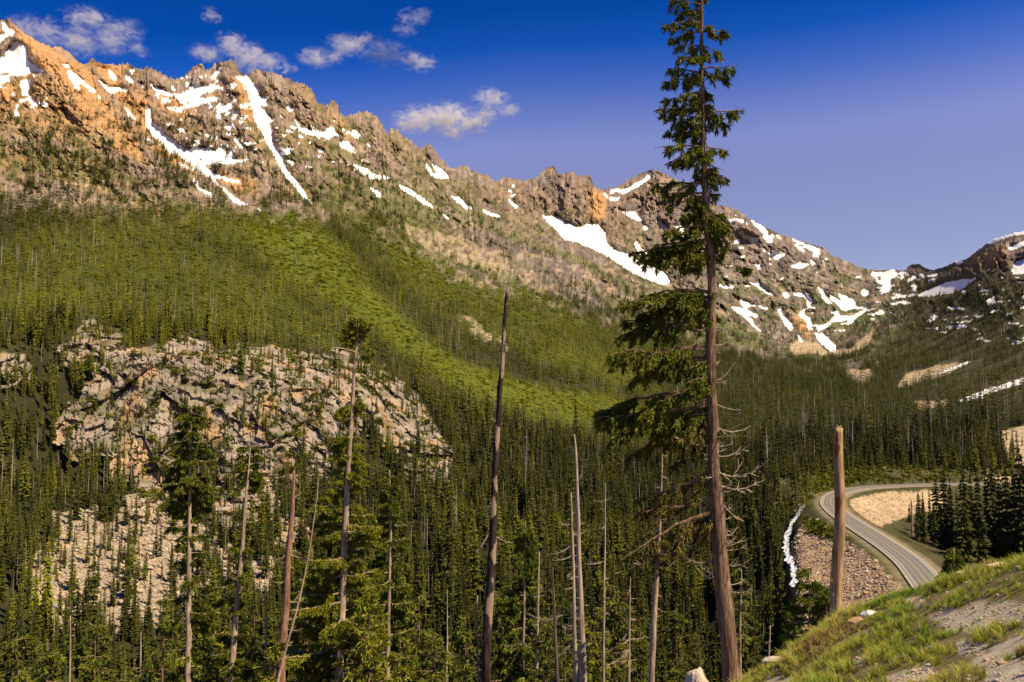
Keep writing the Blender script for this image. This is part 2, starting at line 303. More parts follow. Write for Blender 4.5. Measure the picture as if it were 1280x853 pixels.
SN = [
 [(1.6,29),(6.6,29),(10,36),(20,39),(17,44.5),(6.6,47),(-8,60),(-8,44),(6.6,43),(5,38)],
 [(15.6,53),(24.6,53),(33.6,57.6),(33,64),(36,74),(35,77),(46,82),(56,89.6),(49,92),(41,89),(35,94),(25,95),(11.5,94),(15,90),(6.6,91),(-15,97),(-15,74),(10,71),(5,67),(13,59)],
 [(-15,96),(12,94.5),(11.5,100),(-15,116)],[(24.6,101),(36,99.5),(39,103.5),(36,108.5),(35,120),(28,119),(26,108.5)],
 [(16,146),(24.6,125),(39,121.6),(47.6,131),(44,135),(36,125),(26,128),(21,138),(24.6,146)],[(75.5,79),(88,82),(84.5,86)],
 [(83,88.7),(88.6,88),(101.7,98.6),(108,105),(118,112),(120.6,116.6),(113,115),(108,108.5),(98.5,104),(98.5,110),(101.7,115),(93.5,110),(87,98.6)],
 [(121,117.5),(128,121.6),(123,124)],[(134.6,88.7),(139.5,88.7),(147,96),(145,102.7),(138,98.6)],[(155,96),(160,94.5),(167,102),(167,107),(161,102)],
 [(161,87),(170.6,87),(166,89.6)],[(163,91.5),(168,92.7),(164,94.5)],
 [(120,97),(125,101),(136,110),(144,108.5),(149,110),(152.6,108.5),(160,111.8),(158,116),(152.6,115),(144,115),(142,119),(136,115),(128,107)],
 [(175.5,104),(182,112),(179,112)],[(186,105),(192,108.5),(203.5,112),(210,117),(210,120),(200,117),(190,110)],[(190,112.5),(198.6,121.6),(196,123)],
 [(154,132),(166,143),(166.5,147),(159,143)],
 [(182,134),(187,134),(188.4,140),(188.4,151.5),(201.5,159.7),(207,169.5),(218.7,177),(226,182.6),(232,187.6),(251.5,184),(264.6,186.7),(269.6,191),(266,196),(255,197.4),(248,197.4),(253,205.6),(261,210.5),(268,217),(276,220),(287.6,223.6),(307,228.6),(297.5,229.4),(279.4,225),(268,223),(264.6,222),(277.8,233.5),(287.6,241.7),(297.5,250),(315.5,258),(297.5,255.6),(286,248),(279.4,238.4),(261,222),(245,213.8),(238.4,205.6),(222,194),(205.6,187.6),(206.4,182.6),(194,172.8),(184,161),(181,151.5)],
 [(246,205),(263,206),(288,205),(304,203),(316.5,196.8),(305,200),(290,199),(296,196),(285,197),(278,200),(283,190),(276,184),(270,188),(268,196),(258,199)],
 [(291.7,173.6),(296,175),(304,185),(314,187.6),(314,190),(301,185),(292.6,177)],[(175,166),(184,172),(199,181),(186,177)],
 [(217,203),(232,206),(245,215.5),(232,211)],[(238.4,223),(245,224.5),(248,233.5),(261,240),(272,246.7),(260,243),(247,236)],[(157,139),(175,151.5),(166,148)],
 [(320.5,258),(330,265.6),(323,263)],
 [(200,111),(210,116),(219,119),(215,123),(206.6,119),(200,117.5)],[(201,123),(208,123),(215.6,127.3),(201.6,127.3)],[(208,104.3),(221,113),(218,114)],
 [(228.7,103.5),(237,104.3),(236,107.6),(230,109)],
 [(239.4,106.8),(249,107.6),(259,109),(269,106),(272,107.6),(280,109),(279,113.3),(270.5,111),(265.6,115),(256,116),(251,119),(247.6,122),(252.5,124),(265.6,120.7),(273,122.3),(272,127),(257,127),(249,132),(239,134),(231,135.4),(224.6,140.4),(218,138),(223,134),(229.5,132),(242.6,127),(226,125.6),(239,123),(226,119),(226,116.6),(236,114)],
 [(274.6,84.6),(278,86),(272,93),(267,98.5),(260.7,98.5),(265.6,95),(269,91)],[(255,92),(258,91),(258,97)],
 [(294,123),(297,125),(290,130.5),(287,137),(279,140),(271,134),(285,131)],[(272,134),(270.5,147),(277,152),(275,142)],
 [(293.5,138.7),(297.6,138.7),(296.8,147),(288.6,149.4),(292,143.6)],[(280,143.6),(287,138.7),(288.6,140.4),(282,145.3)],[(294,150),(305,152),(305,154.3),(296,155)],
 [(278.7,156.8),(283.7,160),(292,159),(283.7,164)],
 [(290,90.4),(294,95),(302.5,96),(304,94.5),(309,95),(313,101),(320,107.6),(325.5,112.5),(322,119),(321.4,122),(338,120.7),(331,127),(336,134),(324.7,132),(326.4,136),(334.5,140.4),(337.8,147),(346,151),(334.5,155),(339.5,160),(342.7,166.6),(336,165),(342.7,176.5),(339.5,181.4),(347.7,189.6),(353.4,196),(349,199.5),(341,189.6),(334.5,181.4),(331,173),(326,161.7),(318,152),(316.5,138.7),(313,125.6),(309,114),(307.5,107.6),(298.5,101),(292.7,95)],
 [(335.7,181),(344.6,183.6),(352.4,193.6),(353.5,204.7),(364.6,220),(375.8,233.7),(389,251.5),(393,258),(378,244.8),(358,222.5),(346.8,204.7),(343,193.6)],
 [(356.8,133.4),(364.6,133.4),(368,138),(361,141)],[(348,141),(353.5,144.6),(352,148)],
 [(365.7,148),(371,150),(375.8,160),(387,162.4),(402.5,165.7),(411.4,163.5),(412.5,158),(420,162.4),(418,169),(412.5,175.8),(402.5,171),(391,169),(378,166.8)],
 [(422.5,178),(436,178),(442.5,187),(440,191),(427,184.7)],[(442.5,162.4),(451.4,169),(448,174.6),(431.4,164.6)],[(416,147),(421,152),(418,153)],
 [(457,178),(467,184.7),(460,183)],[(392.4,187),(407,189),(404.7,192.4)],
 [(440,203.6),(458,211.4),(469,218),(489,222.5),(487,225),(471.5,224.7),(462.6,223),(456,219),(451.4,218)],[(461,233),(484.5,247.6),(462,237.5)],
 [(456,222),(465,236),(471,240),(478.6,249),(472,246)],[(492,228.5),(506,233.5),(521.5,242.7),(537,254.4),(543,262),(529,255),(517.6,246),(504,238)],
 [(552,265),(563,275),(556,273)],[(531,202.7),(535,204.6),(539,215.4),(547,219.3),(539,203.7),(545,206.6),(556.7,215.4),(562.6,225),(552.8,223),(549,224),(539,219.3),(533,211.5)],
 [(563.5,244.7),(574,246.6),(582,255.4),(592,261.3),(584,262.8),(572,253.5)],[(600.6,259.5),(615,266.5),(626,270),(621,272.6),(605.5,266)],
 [(631,235),(640.7,238.8),(638,241)],[(636.7,245.6),(645.6,241.7),(644.6,243.7),(638.7,247.6)],[(632,246.6),(649,259.3),(643.6,261)],[(639.7,231),(644,231),(643.6,235.5),(640,234.5)],
 [(676,266),(682,270.4),(698.5,270.4),(705,276),(711.6,279.4),(721.4,286),(728,283.5),(736,280),(744.4,281),(747.7,280),(752.6,288.5),(758,294),(758,301.6),(764,310),(774,316.4),(783.8,317),(788.7,321),(795,324.6),(830,340),(838,352),(832,357),(815,352),(790,341),(770.7,328),(757.5,319.7),(741,311.4),(721.4,303),(705,300),(701.7,293.4),(688.6,282),(680.4,273.7)],
 [(792.8,301.6),(797,303),(803.6,313),(810,316.4),(815,320),(797,318)],
 [(761.7,237.6),(770.7,236),(777,237.6),(787,234.4),(793.7,230),(803.6,224.5),(810,218),(814,214),(814,221),(801.9,231),(793.7,235.4),(782,242),(779,243.4),(772.4,240),(762.5,242.6)],
 [(752,240),(759,243),(761,247),(776,246.5),(773,251.5),(764,251.5),(757.5,247.5)],[(772.4,263),(782,265),(792,264),(800,270.5),(803.6,277.5),(797,276),(788.7,273),(785.5,269.6)],
 [(803.6,283),(811,283),(811,289),(804.5,288)],[(819.6,273.7),(825.4,278.7),(827,276),(835,287.7),(827,287)],[(843.5,283),(853,282),(862,285),(855,289),(845,288)],
 [(841.8,290.5),(851.6,291.8),(856.6,299),(846.8,297)],[(861.5,255.7),(871,257),(869.7,267),(871,272),(855,265.6),(861.5,265.6)],
 [(922.8,274),(930,275),(929.4,278),(923.6,277.5)],[(936.8,275),(945.8,279),(954,283),(959.8,289),(958,294.5),(952.4,290),(945,283.7)],
 [(922,288),(929.4,292.5),(937.6,296),(944,298.4),(950.7,296),(944,305.5),(934.4,300),(925.3,294.4)],[(953,295),(965.5,294.4),(967,300.8),(962,304.5)],
 [(916.3,300.8),(926,298.7),(925,303.4),(918,304.5)],[(921,307.4),(932,308.7),(929.4,312)],[(950,310),(958,312),(955.7,315)],
 [(957.3,315.5),(972,318),(985,316),(978.6,321),(970.5,326),(965.5,321)],[(985,296),(995,300),(1014.8,308),(1026,312.5),(1024.6,321.5),(1014.8,320),(1018,316.5),(1005,308.5)],
 [(989.3,302),(1001.6,309),(1007.4,317),(998.4,312)],[(986.9,333),(996.7,330),(1011.5,329.7),(1005,335.6),(995,335)],[(1011.5,323),(1019.7,329.5),(1014.8,333)],
 [(968,290.5),(980,301),(972,298)],[(1025,330),(1034.5,321.5),(1035,325.4)],[(941,328),(952.5,336),(947.5,337.4)],[(896,355),(904.8,357.6),(918.8,357),(917,361),(903,360.5)],
 [(936,352.5),(949,354.7),(956,362),(968,369),(960.5,369.5),(952.5,363)],[(1050,321),(1061,325.4),(1056,325)],
 [(923.8,376),(932.8,375.5),(937.7,380.5),(960.7,385.5),(962,389),(947.6,384),(935,383),(932.8,387.6),(947.6,393.5),(947.6,398.5),(936,394.5),(932,396.6),(939.4,399),(942.6,405.6),(953.3,415),(949,414),(937.7,404),(930,396),(918,388.5),(913.5,383),(923,384.5),(931,388),(931,384.3),(926,379.4)],
 [(971.4,386.5),(975.5,387),(980.9,396),(991,406),(991.5,417),(985,411.5),(978,401)],[(995,417.5),(1000,420),(1004,430),(998,426)],[(976.3,367),(982,365.7),(989,369.5),(982,374)],
 [(992.7,365),(1000,366.7),(1006.6,366.7),(1014.5,374.5),(1013.5,385),(1008.6,382),(1008,373),(1001.7,370),(993.5,371)],
 [(998,393.3),(1005,387),(1007,395),(1012,396.3),(1015.2,405.6),(1016,414),(1009.5,411),(1006,399.5),(1001.7,398)],
 [(1015.7,412.5),(1021.4,418),(1026.3,416),(1038,425),(1046,434.3),(1043,443.5),(1036,437.8),(1024,428)],
 [(1019,407),(1029.6,407),(1039.5,399.6),(1044,396),(1044,387),(1049.6,394),(1069,396),(1069,399.5),(1047.7,403),(1037.8,402),(1039.5,406),(1028,412.5),(1023,414.5)],
 [(1021.4,359),(1028,361),(1033.4,372.8),(1040.5,381),(1034,380),(1027.5,371.5)],[(1034.5,369),(1041,370),(1047.7,375.5),(1053,378),(1047.7,366.5),(1059,370.5),(1071,379),(1068,382.7),(1089,386),(1064,387),(1052.6,388.5),(1047,381),(1041,376.8)],
 [(1101,343.8),(1109.4,339),(1117.6,336.4),(1122.5,343.8),(1112.7,348.7),(1113.5,360),(1106,362),(1101,350.4)],[(1075.7,364.3),(1081.5,361),(1088,366.8),(1083,370.8),(1077.4,369.6)],
 [(1124,339),(1131,344),(1127,345)],[(1149,343),(1154,341),(1156,347),(1152,348)],
 [(1148.7,368.4),(1161.9,361.5),(1175,356.5),(1181.5,353.3),(1201,350),(1211,350),(1223,346.5),(1212.7,354),(1201,362.3),(1188,367.2),(1171.7,369),(1152,372)],
 [(1234,304.3),(1242,298.5),(1267,291),(1280,286.5),(1420,233),(1420,250),(1290,289),(1275,295),(1268.5,293.4),(1247,301.4),(1239,305.6)],[(1258,311.5),(1267,306.5),(1280,301.5),(1330,282),(1300,299),(1267,312.5)],
 [(1267,329),(1290,322),(1350,305),(1330,330),(1276.7,342.5),(1267,342),(1265,339)],
 [(1190,503),(1214,494),(1240,485),(1280,472),(1340,455),(1340,460),(1280,479),(1244,490),(1214,500)],[(1163,470),(1185,461),(1212,452),(1222,449),(1198,460),(1175,468)],
 [(1193,327),(1206,325),(1205,328),(1195,329.5)],[(1088,385),(1070,392),(1062,400),(1058,408),(1062,407),(1074,395)],
]
for p in SN: poly(snowA, p)
speckA = new()
for p, a in [([(1185,372),(1225,352),(1290,330),(1420,300),(1420,430),(1290,440),(1190,420),(1150,410)], .42),([(1090,340),(1170,340),(1190,350),(1150,385),(1100,395),(1065,380)], .5),
             ([(1000,345),(1095,345),(1095,410),(1050,420),(990,400)], .3),([(900,260),(1000,300),(1060,340),(1000,370),(900,360)], .2),
             ([(205,95),(300,90),(330,150),(330,210),(230,190),(190,130)], .3),([(330,150),(430,160),(480,210),(420,215),(340,205)], .3),([(-220,0),(60,60),(60,140),(-220,140)], .25),
             ([(1180,480),(1290,470),(1420,440),(1420,560),(1230,560)], .18)]: poly(speckA, p, a)
poly(streamA, [(996,632),(1003,634),(1000,645),(992,660),(986,675),(984,690),(990,706),(995,722),(992,732),(987,722),(986,706),(979,692),(979,676),(986,658)])
poly(streamA, [(1160,683),(1170,682),(1173,686),(1162,687)])
# orange scree and bare areas
for p in [[(8,24),(60,58),(100,80),(130,115),(160,165),(190,210),(150,190),(110,150),(70,100),(30,60)],[(60,60),(95,80),(100,120),(60,85)],[(115,78),(160,82),(150,110),(190,130),(180,145),(205,185),(240,210),(260,222),(210,200),(180,170),(150,130)],
          [(290,95),(303,100),(315,140),(325,175),(338,200),(322,180),(305,150)],[(190,110),(250,130),(230,150),(200,140)],[(405,132),(425,150),(450,180),(430,170)],[(740,236),(760,245),(755,275),(742,280),(735,262)],
          [(175,150),(200,175),(245,210),(262,222),(230,215),(200,195),(180,172)],[(268,215),(320,225),(318,245),(290,240)],[(990,395),(1008,390),(1015,415),(1010,430)],[(1205,320),(1260,310),(1255,335),(1215,345)],
          [(360,200),(395,255),(400,265),(370,235)],[(0,100),(25,105),(20,135),(0,140)]]: poly(orgA, p)
for k, p in [(.42,[(0,300),(120,290),(250,268),(330,255),(430,262),(520,300),(640,365),(760,405),(850,440),(840,475),(740,470),(620,430),(540,400),(470,400),(440,440),(250,410),(0,395)]),
          (1.0,[(300,285),(360,268),(405,285),(450,345),(505,395),(560,447),(650,478),(740,492),(815,520),(790,545),(690,530),(590,500),(500,445),(420,385),(340,335)]),
          (.75,[(480,290),(560,335),(660,378),(740,405),(700,415),(610,385),(530,350),(480,315)]),(.7,[(640,445),(700,440),(800,470),(840,500),(760,480)]),(.8,[(600,330),(640,350),(720,390),(640,372)])]:
    poly(brushA, p, k)
brushA = blur(blur(brushA, 5, 0), 5, 1)
_dl = new(); line(_dl, [(385,255),(420,285),(450,315),(480,350),(515,388),(545,412),(580,440),(640,462),(740,480)], 9, 1.0); line(_dl, [(250,300),(330,345),(420,400),(470,430)], 10, .6); line(_dl, [(520,300),(620,362),(720,420),(800,450)], 8, .55)
brushA = np.clip(brushA * (1 - .85 * np.clip(_dl, 0, 1)), 0, 1)
orgA = blur(blur(orgA, 3, 0), 3, 1)

TREELINE = np.array([(-300,215),(0,245),(80,262),(180,268),(260,262),(330,262),(400,268),(450,262),(500,300),(560,335),(640,362),(700,378),(780,400),(850,410),(900,430),(950,445),(1010,448),(1050,446),(1100,440),(1150,425),(1230,420),(1280,420),(1500,400)], float)
uD = 4.5 * fbm(P0 / (np.exp(LD)[..., None] * .012), 3, 21); vD = 3.5 * fbm(P0 / (np.exp(LD)[..., None] * .012), 3, 31)
m_cl = sstep(.35, .65, samp(blur(blur(cliffA, 2, 0), 2, 1), U + 3 * uD, V_ + 3 * vD)) * sstep(-.42, -.30, fbm(P0 / 34., 3, 39) + .22 * sstep(0, 1, samp(cliffA, U - 40, V_) * samp(cliffA, U + 40, V_)))
m_ta = sstep(.35, .65, samp(blur(blur(talA, 2, 0), 2, 1), U + np.where(U > 900, 1.5, 5) * uD, V_ + np.where(U > 900, 1.5, 5) * vD))
m_tn = sstep(.3, .7, samp(blur(blur(tanA, 2, 0), 2, 1), U + np.where((V_ > 590) | (U > 980), 1.2, 3.5) * uD, V_ + np.where((V_ > 590) | (U > 980), .8, 3.0) * vD) + np.where((U < 960) & (V_ < 590), .55 * fbm(P0 / 35., 3, 37) - .1, 0))
above = np.interp(U, TREELINE[:, 0], TREELINE[:, 1]) - V_ + 9 * uD
m_rock = sstep(-8, 60, above) 
Dg = np.exp(LD)

# ---- rock relief (world-space noise, metres)
def rk(sc, seed, oct=5): return ridged(P0 / np.array([sc, sc, sc * 1.4]), oct, seed)
big = rk(420., 41, 5); mid = rk(120., 51, 4); fine = fbm(P0 / 22., 3, 61)
amp = m_rock * (Dg * .0125)
disp = -amp * (big * .7 + .3 * mid) - m_rock * Dg * .003 * fine
warp = np.stack([fine, mid * .3, fbm(P0 / 30., 2, 62)], -1)
mk = m_rock > .02; JOINT = np.zeros(P0.shape[:2]); 
pk = sstep(560, 660, U) * sstep(900, 830, U) * sstep(350, 300, V_); aw = (U * .82 - V_ * .57); al_ = (U * .57 + V_ * .82)
for W_, am, sd in ((34., .020, 241), (14., .009, 242), (7., .0045, 243), (3.6, .0022, 244)):
    q = np.stack([aw / W_ + .5 * uD / 4, al_ / (W_ * 3.2) + .3 * vD / 4, aw * 0 + sd * .37], -1); rg_ = ridged(q, 3, sd); disp -= m_rock * (1 - .8 * pk) * Dg * am * (1.25 * np.sign(rg_) * np.abs(rg_) ** 1.3)
    q = np.stack([U / W_ + .5 * uD / 4, V_ / (W_ * 4.) + .3 * vD / 4, aw * 0 + sd * .53], -1); rg_ = ridged(q, 3, sd + 7); disp -= m_rock * pk * Dg * am * 1.1 * (1.25 * np.sign(rg_) * np.abs(rg_) ** 1.3)
for sc, am, sd in ((120., .0035, 201), (24., .0012, 203)):
    q = (P0[mk] / np.array([sc, sc, sc * 1.5])) + .25 * warp[mk]; o, e = facet(q, sd); disp[mk] += m_rock[mk] * Dg[mk] * am * o
mk = m_cl > .02
for sc, am, sd in ((34., 5.5, 211), (14., 2.6, 212), (6.5, 1.5, 213), (3.2, .7, 214)):
    q = (P0[mk] / np.array([sc * .8, sc * .8, sc * 2.1])) + .18 * warp[mk]; o, e = facet(q, sd, .75)
    disp[mk] += m_cl[mk] * (am * o + am * .22 * np.exp(-(e / .05) ** 2)); JOINT[mk] = np.maximum(JOINT[mk], m_cl[mk] * np.exp(-(e / .06) ** 2))
disp = disp - m_cl * 7 * ridged(P0 / np.array([70., 70., 120.]), 3, 95)
mk = m_ta > .02
for sc, am, sd in ((7., 1.6, 221), (3., .9, 222)):
    o, e = facet(P0[mk] / sc, sd, .8); disp[mk] += m_ta[mk] * am * o * sstep(180, 330, Dg[mk])
frs = (1 - m_rock) * (1 - m_cl) * (1 - m_tn)
disp = disp - frs * sstep(300, 900, Dg) * (Dg * .006) * fbm(P0 / 160., 3, 111)
disp = disp * (1 - .85 * np.clip(samp(blur(blur(snowA, 4, 0), 4, 1), U, V_) * 2.4, 0, 1) * (V_ < 460))
edge = sstep(0, .02, 1 - ss)[:, None]          # keep the crest as surveyed
P = P0 * (1 + (disp * np.maximum(edge, .3) / Dg))[..., None]

# ---- road bed
RZ = -45.0
def on_plane(u, v, z=RZ):
    x, y, zz = ray(u, v); k = z / zz; return np.array([x * k, y * k])
RC = [(1205,790),(1178,752),(1158,727),(1140,704),(1112,683),(1082,664),(1058,649),(1044,638),(1037,629),(1041,620),(1056,613.5),(1080,609.5),(1110,607.6),(1145,606.2),(1185,605.2),(1240,604.5),(1300,604.5),(1400,604.5)]
rp = np.array([on_plane(a, b) for a, b in RC])
def smooth_path(p, n):
    for _ in range(3):
        q = np.empty((2 * len(p) - 2, 2)); q[0::2] = p[:-1] * .75 + p[1:] * .25; q[1::2] = p[:-1] * .25 + p[1:] * .75
        p = np.vstack([p[:1], q, p[-1:]])
    d = np.r_[0, np.cumsum(np.linalg.norm(np.diff(p, axis=0), axis=1))]; s = np.linspace(0, d[-1], n)
    return np.stack([np.interp(s, d, p[:, 0]), np.interp(s, d, p[:, 1])], -1)
road_c = smooth_path(rp, 260)
def road_dist(X, Y):
    d = np.full(X.shape, 1e9)
    for a in road_c[::2]: d = np.minimum(d, (X - a[0]) ** 2 + (Y - a[1]) ** 2)
    return np.sqrt(d)
near = (P[..., 0] > 60) & (P[..., 1] > 120) & (P[..., 1] < 520)
rd = np.full(P.shape[:2], 1e3); rd[near] = road_dist(P[..., 0][near], P[..., 1][near])
sinkA = new(); poly(sinkA, [(986,642),(1008,624),(1022,606),(1050,600.5),(1510,599),(1510,1010),(985,1010),(977,720),(977,680)])
sk = sstep(.2, .8, samp(blur(blur(sinkA, 2, 0), 2, 1), U, V_)); P[..., 2] -= 26 * sk      # the valley by the road is its own sheet, below
ROADW = rd < 8.0

# ---- colours (base colour only)
def col(c): return np.array(c)[None, None, :]
nA = fbm(P0 / 90., 4, 131)[..., None]; nB = fbm(P0 / 24., 3, 141)[..., None]; nC = fbm(P0 / 300., 3, 151)[..., None]
nF = noise(P0 / (Dg[..., None] * .0045), 133)[..., None]; nG = fbm(P0 / (Dg[..., None] * .011), 3, 134)[..., None]
rock = col((.275, .20, .145)) * (1 + .45 * nA + .3 * nB + .35 * nF)
stk = fbm(P0 / (Dg[..., None] * np.array([.005, .005, .04])), 3, 136)[..., None]; gy = (.25 + .75 * sstep(380, 700, U))[..., None]; rock = rock * (1 - gy) + rock * col((.68, .73, .84)) * gy; rock = rock * (1 + .55 * stk)
pale = sstep(.1, .45, nG + .3 * nF + .5 * stk); rock = rock * (1 - .5 * pale) + col((.42, .32, .22)) * .5 * pale
orange = col((.48, .27, .12)); tan = col((.47, .36, .22))
leftness = sstep(620, 60, U)[..., None]
ow = np.clip(samp(orgA, U + 2 * uD, V_ + 2 * vD), 0, 1)[..., None]
lo = (.25 + .75 * leftness) * sstep(1000, 700, U)[..., None] * sstep(-.25, .35, nC + .6 * nG) * .72; Ccol = rock * (1 - lo) + orange * lo
Ccol = Ccol * (1 - ow) + orange * (1 + .2 * nB) * ow
# pale scree streaks and alpine turf lower down
scr = sstep(.12, .4, nA + .5 * nB) * sstep(150, 30, above)[..., None] * m_rock[..., None]
Ccol = Ccol * (1 - .7 * scr) + tan * .7 * scr
turf = sstep(130 + 70 * sstep(280, 360, U) * sstep(640, 540, U), 30, above)[..., None] * sstep(-.12, .2, nC + .7 * nB)
Ccol = Ccol * (1 - .75 * turf) + col((.10, .12, .03)) * .75 * turf
# forest floor, brush
br = np.clip(samp(brushA, U + 2 * uD, V_ + 2 * vD) + .35 * nA[..., 0] * (samp(brushA, U, V_) > .1), 0, 1)[..., None]
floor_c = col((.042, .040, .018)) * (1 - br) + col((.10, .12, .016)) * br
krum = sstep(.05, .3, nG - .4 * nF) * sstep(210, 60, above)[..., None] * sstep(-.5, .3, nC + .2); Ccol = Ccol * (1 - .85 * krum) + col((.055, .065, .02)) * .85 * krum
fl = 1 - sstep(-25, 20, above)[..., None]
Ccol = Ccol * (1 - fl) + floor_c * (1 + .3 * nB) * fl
# right-hand hillside: dark earth and scrub
rh = (sstep(1080, 1180, U) * sstep(305, 350, V_) * sstep(560, 470, V_))[..., None]
Ccol = Ccol * (1 - rh) + col((.085, .075, .042)) * (1 + .4 * nB) * rh
tn = m_tn[..., None]; tn = tn * np.where((V_ < 590) & (U < 980), .75 * sstep(-.35, .25, nG + .4 * nF)[..., 0], 1)[..., None]; Ccol = Ccol * (1 - tn) + col((.44, .34, .21)) * (1 + .35 * nB) * tn
cl = m_cl[..., None]; ccol = col((.325, .265, .205)) * (1 + .3 * nA + .3 * nB)
st = sstep(.05, .45, noise(P0 / np.array([16., 16., 60.]), 161))[..., None]
ccol = ccol * (1 - .6 * st) + col((.46, .28, .13)) * .6 * st
st = sstep(.2, .5, noise(P0 / np.array([9., 9., 70.]), 163))[..., None]; ccol = ccol * (1 - .4 * st)
veg = sstep(.02, .2, fbm(P0 / np.array([26., 26., 9.]), 3, 165))[..., None]; ccol = ccol * (1 - .5 * veg) + col((.09, .095, .035)) * .5 * veg
Ccol = Ccol * (1 - cl) + ccol * cl
ta = m_ta[..., None]; tc = col((.32, .265, .195)) * (1 + .3 * nB)
tr = sstep(900, 1000, U)[..., None]; tc = tc * (1 - tr) + col((.42, .26, .16)) * (1 + .3 * nB) * tr
Ccol = Ccol * (1 - ta) + tc * ta
Ccol = np.clip(Ccol, .01, .9)

su = samp(blur(blur(snowA, 1, 0), 1, 1), U + .22 * uD, V_ + .22 * vD)
spk = fbm(P0 / (Dg[..., None] * np.array([.012, .012, .0035])), 3, 171)
snow = (su + .20 * fbm(P0 / (Dg[..., None] * .004), 2, 175) * 1.2 + .26 * noise(P0 / (Dg[..., None] * .0018), 178) > .335) | (spk > .62 - samp(speckA, U, V_) * np.where(U > 990, 1.0, 1.35)) & (samp(speckA, U, V_) > .05)
strm = samp(streamA, U + .5 * uD, V_) > .5

# ---- mesh with the far side of the crest
back = []
for k, (dd, dz) in enumerate([(1.01, -.006), (1.03, -.022), (1.08, -.06), (1.2, -.14), (1.5, -.3)]):
    q = P[-1] * np.array([dd, dd, 1.0]); q[:, 2] = P[-1, :, 2] + dz * Dg[-1]; back.append(q)
PP = np.concatenate([P, np.array(back)], 0); nr = PP.shape[0]
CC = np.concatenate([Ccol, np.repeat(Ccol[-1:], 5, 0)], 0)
idx = np.arange(nr * NU).reshape(nr, NU)
quads = np.stack([idx[:-1, :-1], idx[:-1, 1:], idx[1:, 1:], idx[1:, :-1]], -1)
def face_avg(A):
    A = np.concatenate([A.astype(float), np.repeat(A[-1:].astype(float), 5, 0)], 0)
    return (A[:-1, :-1] + A[:-1, 1:] + A[1:, 1:] + A[1:, :-1]) / 4
cls = np.zeros(quads.shape[:2], int)
cls[face_avg(m_cl) > .5] = 2; cls[face_avg(m_ta) > .5] = 3
cls[(face_avg(snow) > .5)] = 1; cls[face_avg(strm) > .5] = 4
FV = PP.reshape(-1, 3); FC = CC.reshape(-1, 3)
for k, nm, mt in [(0, 'mountain_slope', 'mountain'), (1, 'snow', 'snow'), (2, 'rock_cliff', 'cliff'), (3, 'talus_slope', 'talus'), (4, 'stream', 'water')]:
    q = quads[cls == k]; used, inv = np.unique(q, return_inverse=True)
    me = mesh_np(nm, FV[used], inv.reshape(-1, 4), smooth=(k in (1,)), attrs={'Col': ('POINT', 'FLOAT_COLOR', FC[used])})
    tag(link(nm, me, mat=M[mt]), kind='structure')
# ---- the valley floor by the road: one sheet shaped by the road's own embankments
apex = int(np.argmin(px(np.c_[road_c, np.full(len(road_c), RZ)])[0]))
_rt = np.gradient(road_c, axis=0); _rt /= np.linalg.norm(_rt, axis=1)[:, None]
def road_near(x, y):
    x = np.asarray(x, float); y = np.asarray(y, float); bd = np.full(x.shape, 1e9); bi = np.zeros(x.shape, int)
    for k in range(len(road_c)):
        d = (x - road_c[k, 0]) ** 2 + (y - road_c[k, 1]) ** 2; m = d < bd; bd = np.where(m, d, bd); bi = np.where(m, k, bi)
    s_ = _rt[bi, 0] * (y - road_c[bi, 1]) - _rt[bi, 1] * (x - road_c[bi, 0]); return np.sqrt(bd), bi, s_     # s_ > 0: left of travel, outside the bend
def zl(x, y, detail=True):
    d, k, s_ = road_near(x, y); e = np.maximum(d - 8.2, 0); far = sstep(apex - 6, apex + 14, k)
    inn = -13.5 * (1 - np.exp(-e * .62 / 13.5)); out = -19. * (1 - np.exp(-e * .72 / 19.)); rise = 7.5 * (1 - np.exp(-np.maximum(e - 2, 0) / 9.)) + .03 * e
    z = np.where(s_ > 0, out * (1 - far) + rise * far, inn); q = np.stack([x, y, x * 0], -1)
    if detail: z = z + np.minimum(e / 6, 1) * (.9 * noise(q / 13., 501) + .45 * noise(q / 4., 502) + .2 * noise(q / 1.6, 503))
    return RZ - .35 + z
lx = np.arange(40, 420, 1.15); ly = np.arange(95, 560, 1.3); LX, LY = np.meshgrid(lx, ly); l_d, l_k, l_s = road_near(LX, LY)
LP = np.stack([LX, LY, zl(LX, LY)], -1); lu, lv = px(LP); LDist = np.hypot(LX, LY)
# its outer rim runs into the mountainside
_D0 = np.exp(LD); _z0 = P0[..., 2]; zf_ = LP[..., 2].copy(); _j = np.clip(np.searchsorted(uu, lu.ravel()), 0, NU - 1).reshape(lu.shape)
for j_ in np.unique(_j):
    m_ = _j == j_
    if (lv[m_] < 1200).any(): zf_[m_] = np.interp(LDist[m_], np.maximum.accumulate(_D0[:, j_]), _z0[:, j_])
wb = np.maximum(sstep(1003, 974, lu) * (l_s > 0) * (l_k <= apex + 10), sstep(26, 40, l_d) * (l_s > 0) * (l_k > apex + 2)); LP[..., 2] = LP[..., 2] * (1 - wb) + (zf_ - .3) * wb; lu, lv = px(LP)
lw1 = fbm(LP / 5., 3, 511); lw2 = fbm(LP / 5., 3, 512); LU, LV = np.clip(lu + 4 * lw1, -240, 1500), np.clip(lv + 3 * lw2, -70, 1010)
l_ta = sstep(.4, .6, samp(blur(blur(talA, 2, 0), 2, 1), LU, LV)) * (l_s > 0); l_tn = ((l_s <= 0) & (l_d > 8)) * sstep(.35, .6, samp(blur(blur(tanA, 2, 0), 2, 1), LU, LV)); l_st = samp(blur(blur(streamA, 1, 0), 1, 1), np.clip(lu + 3.2 * lw1, -240, 1500), np.clip(lv, -70, 1010)) + .35 * noise(LP / 1.6, 515) > .40
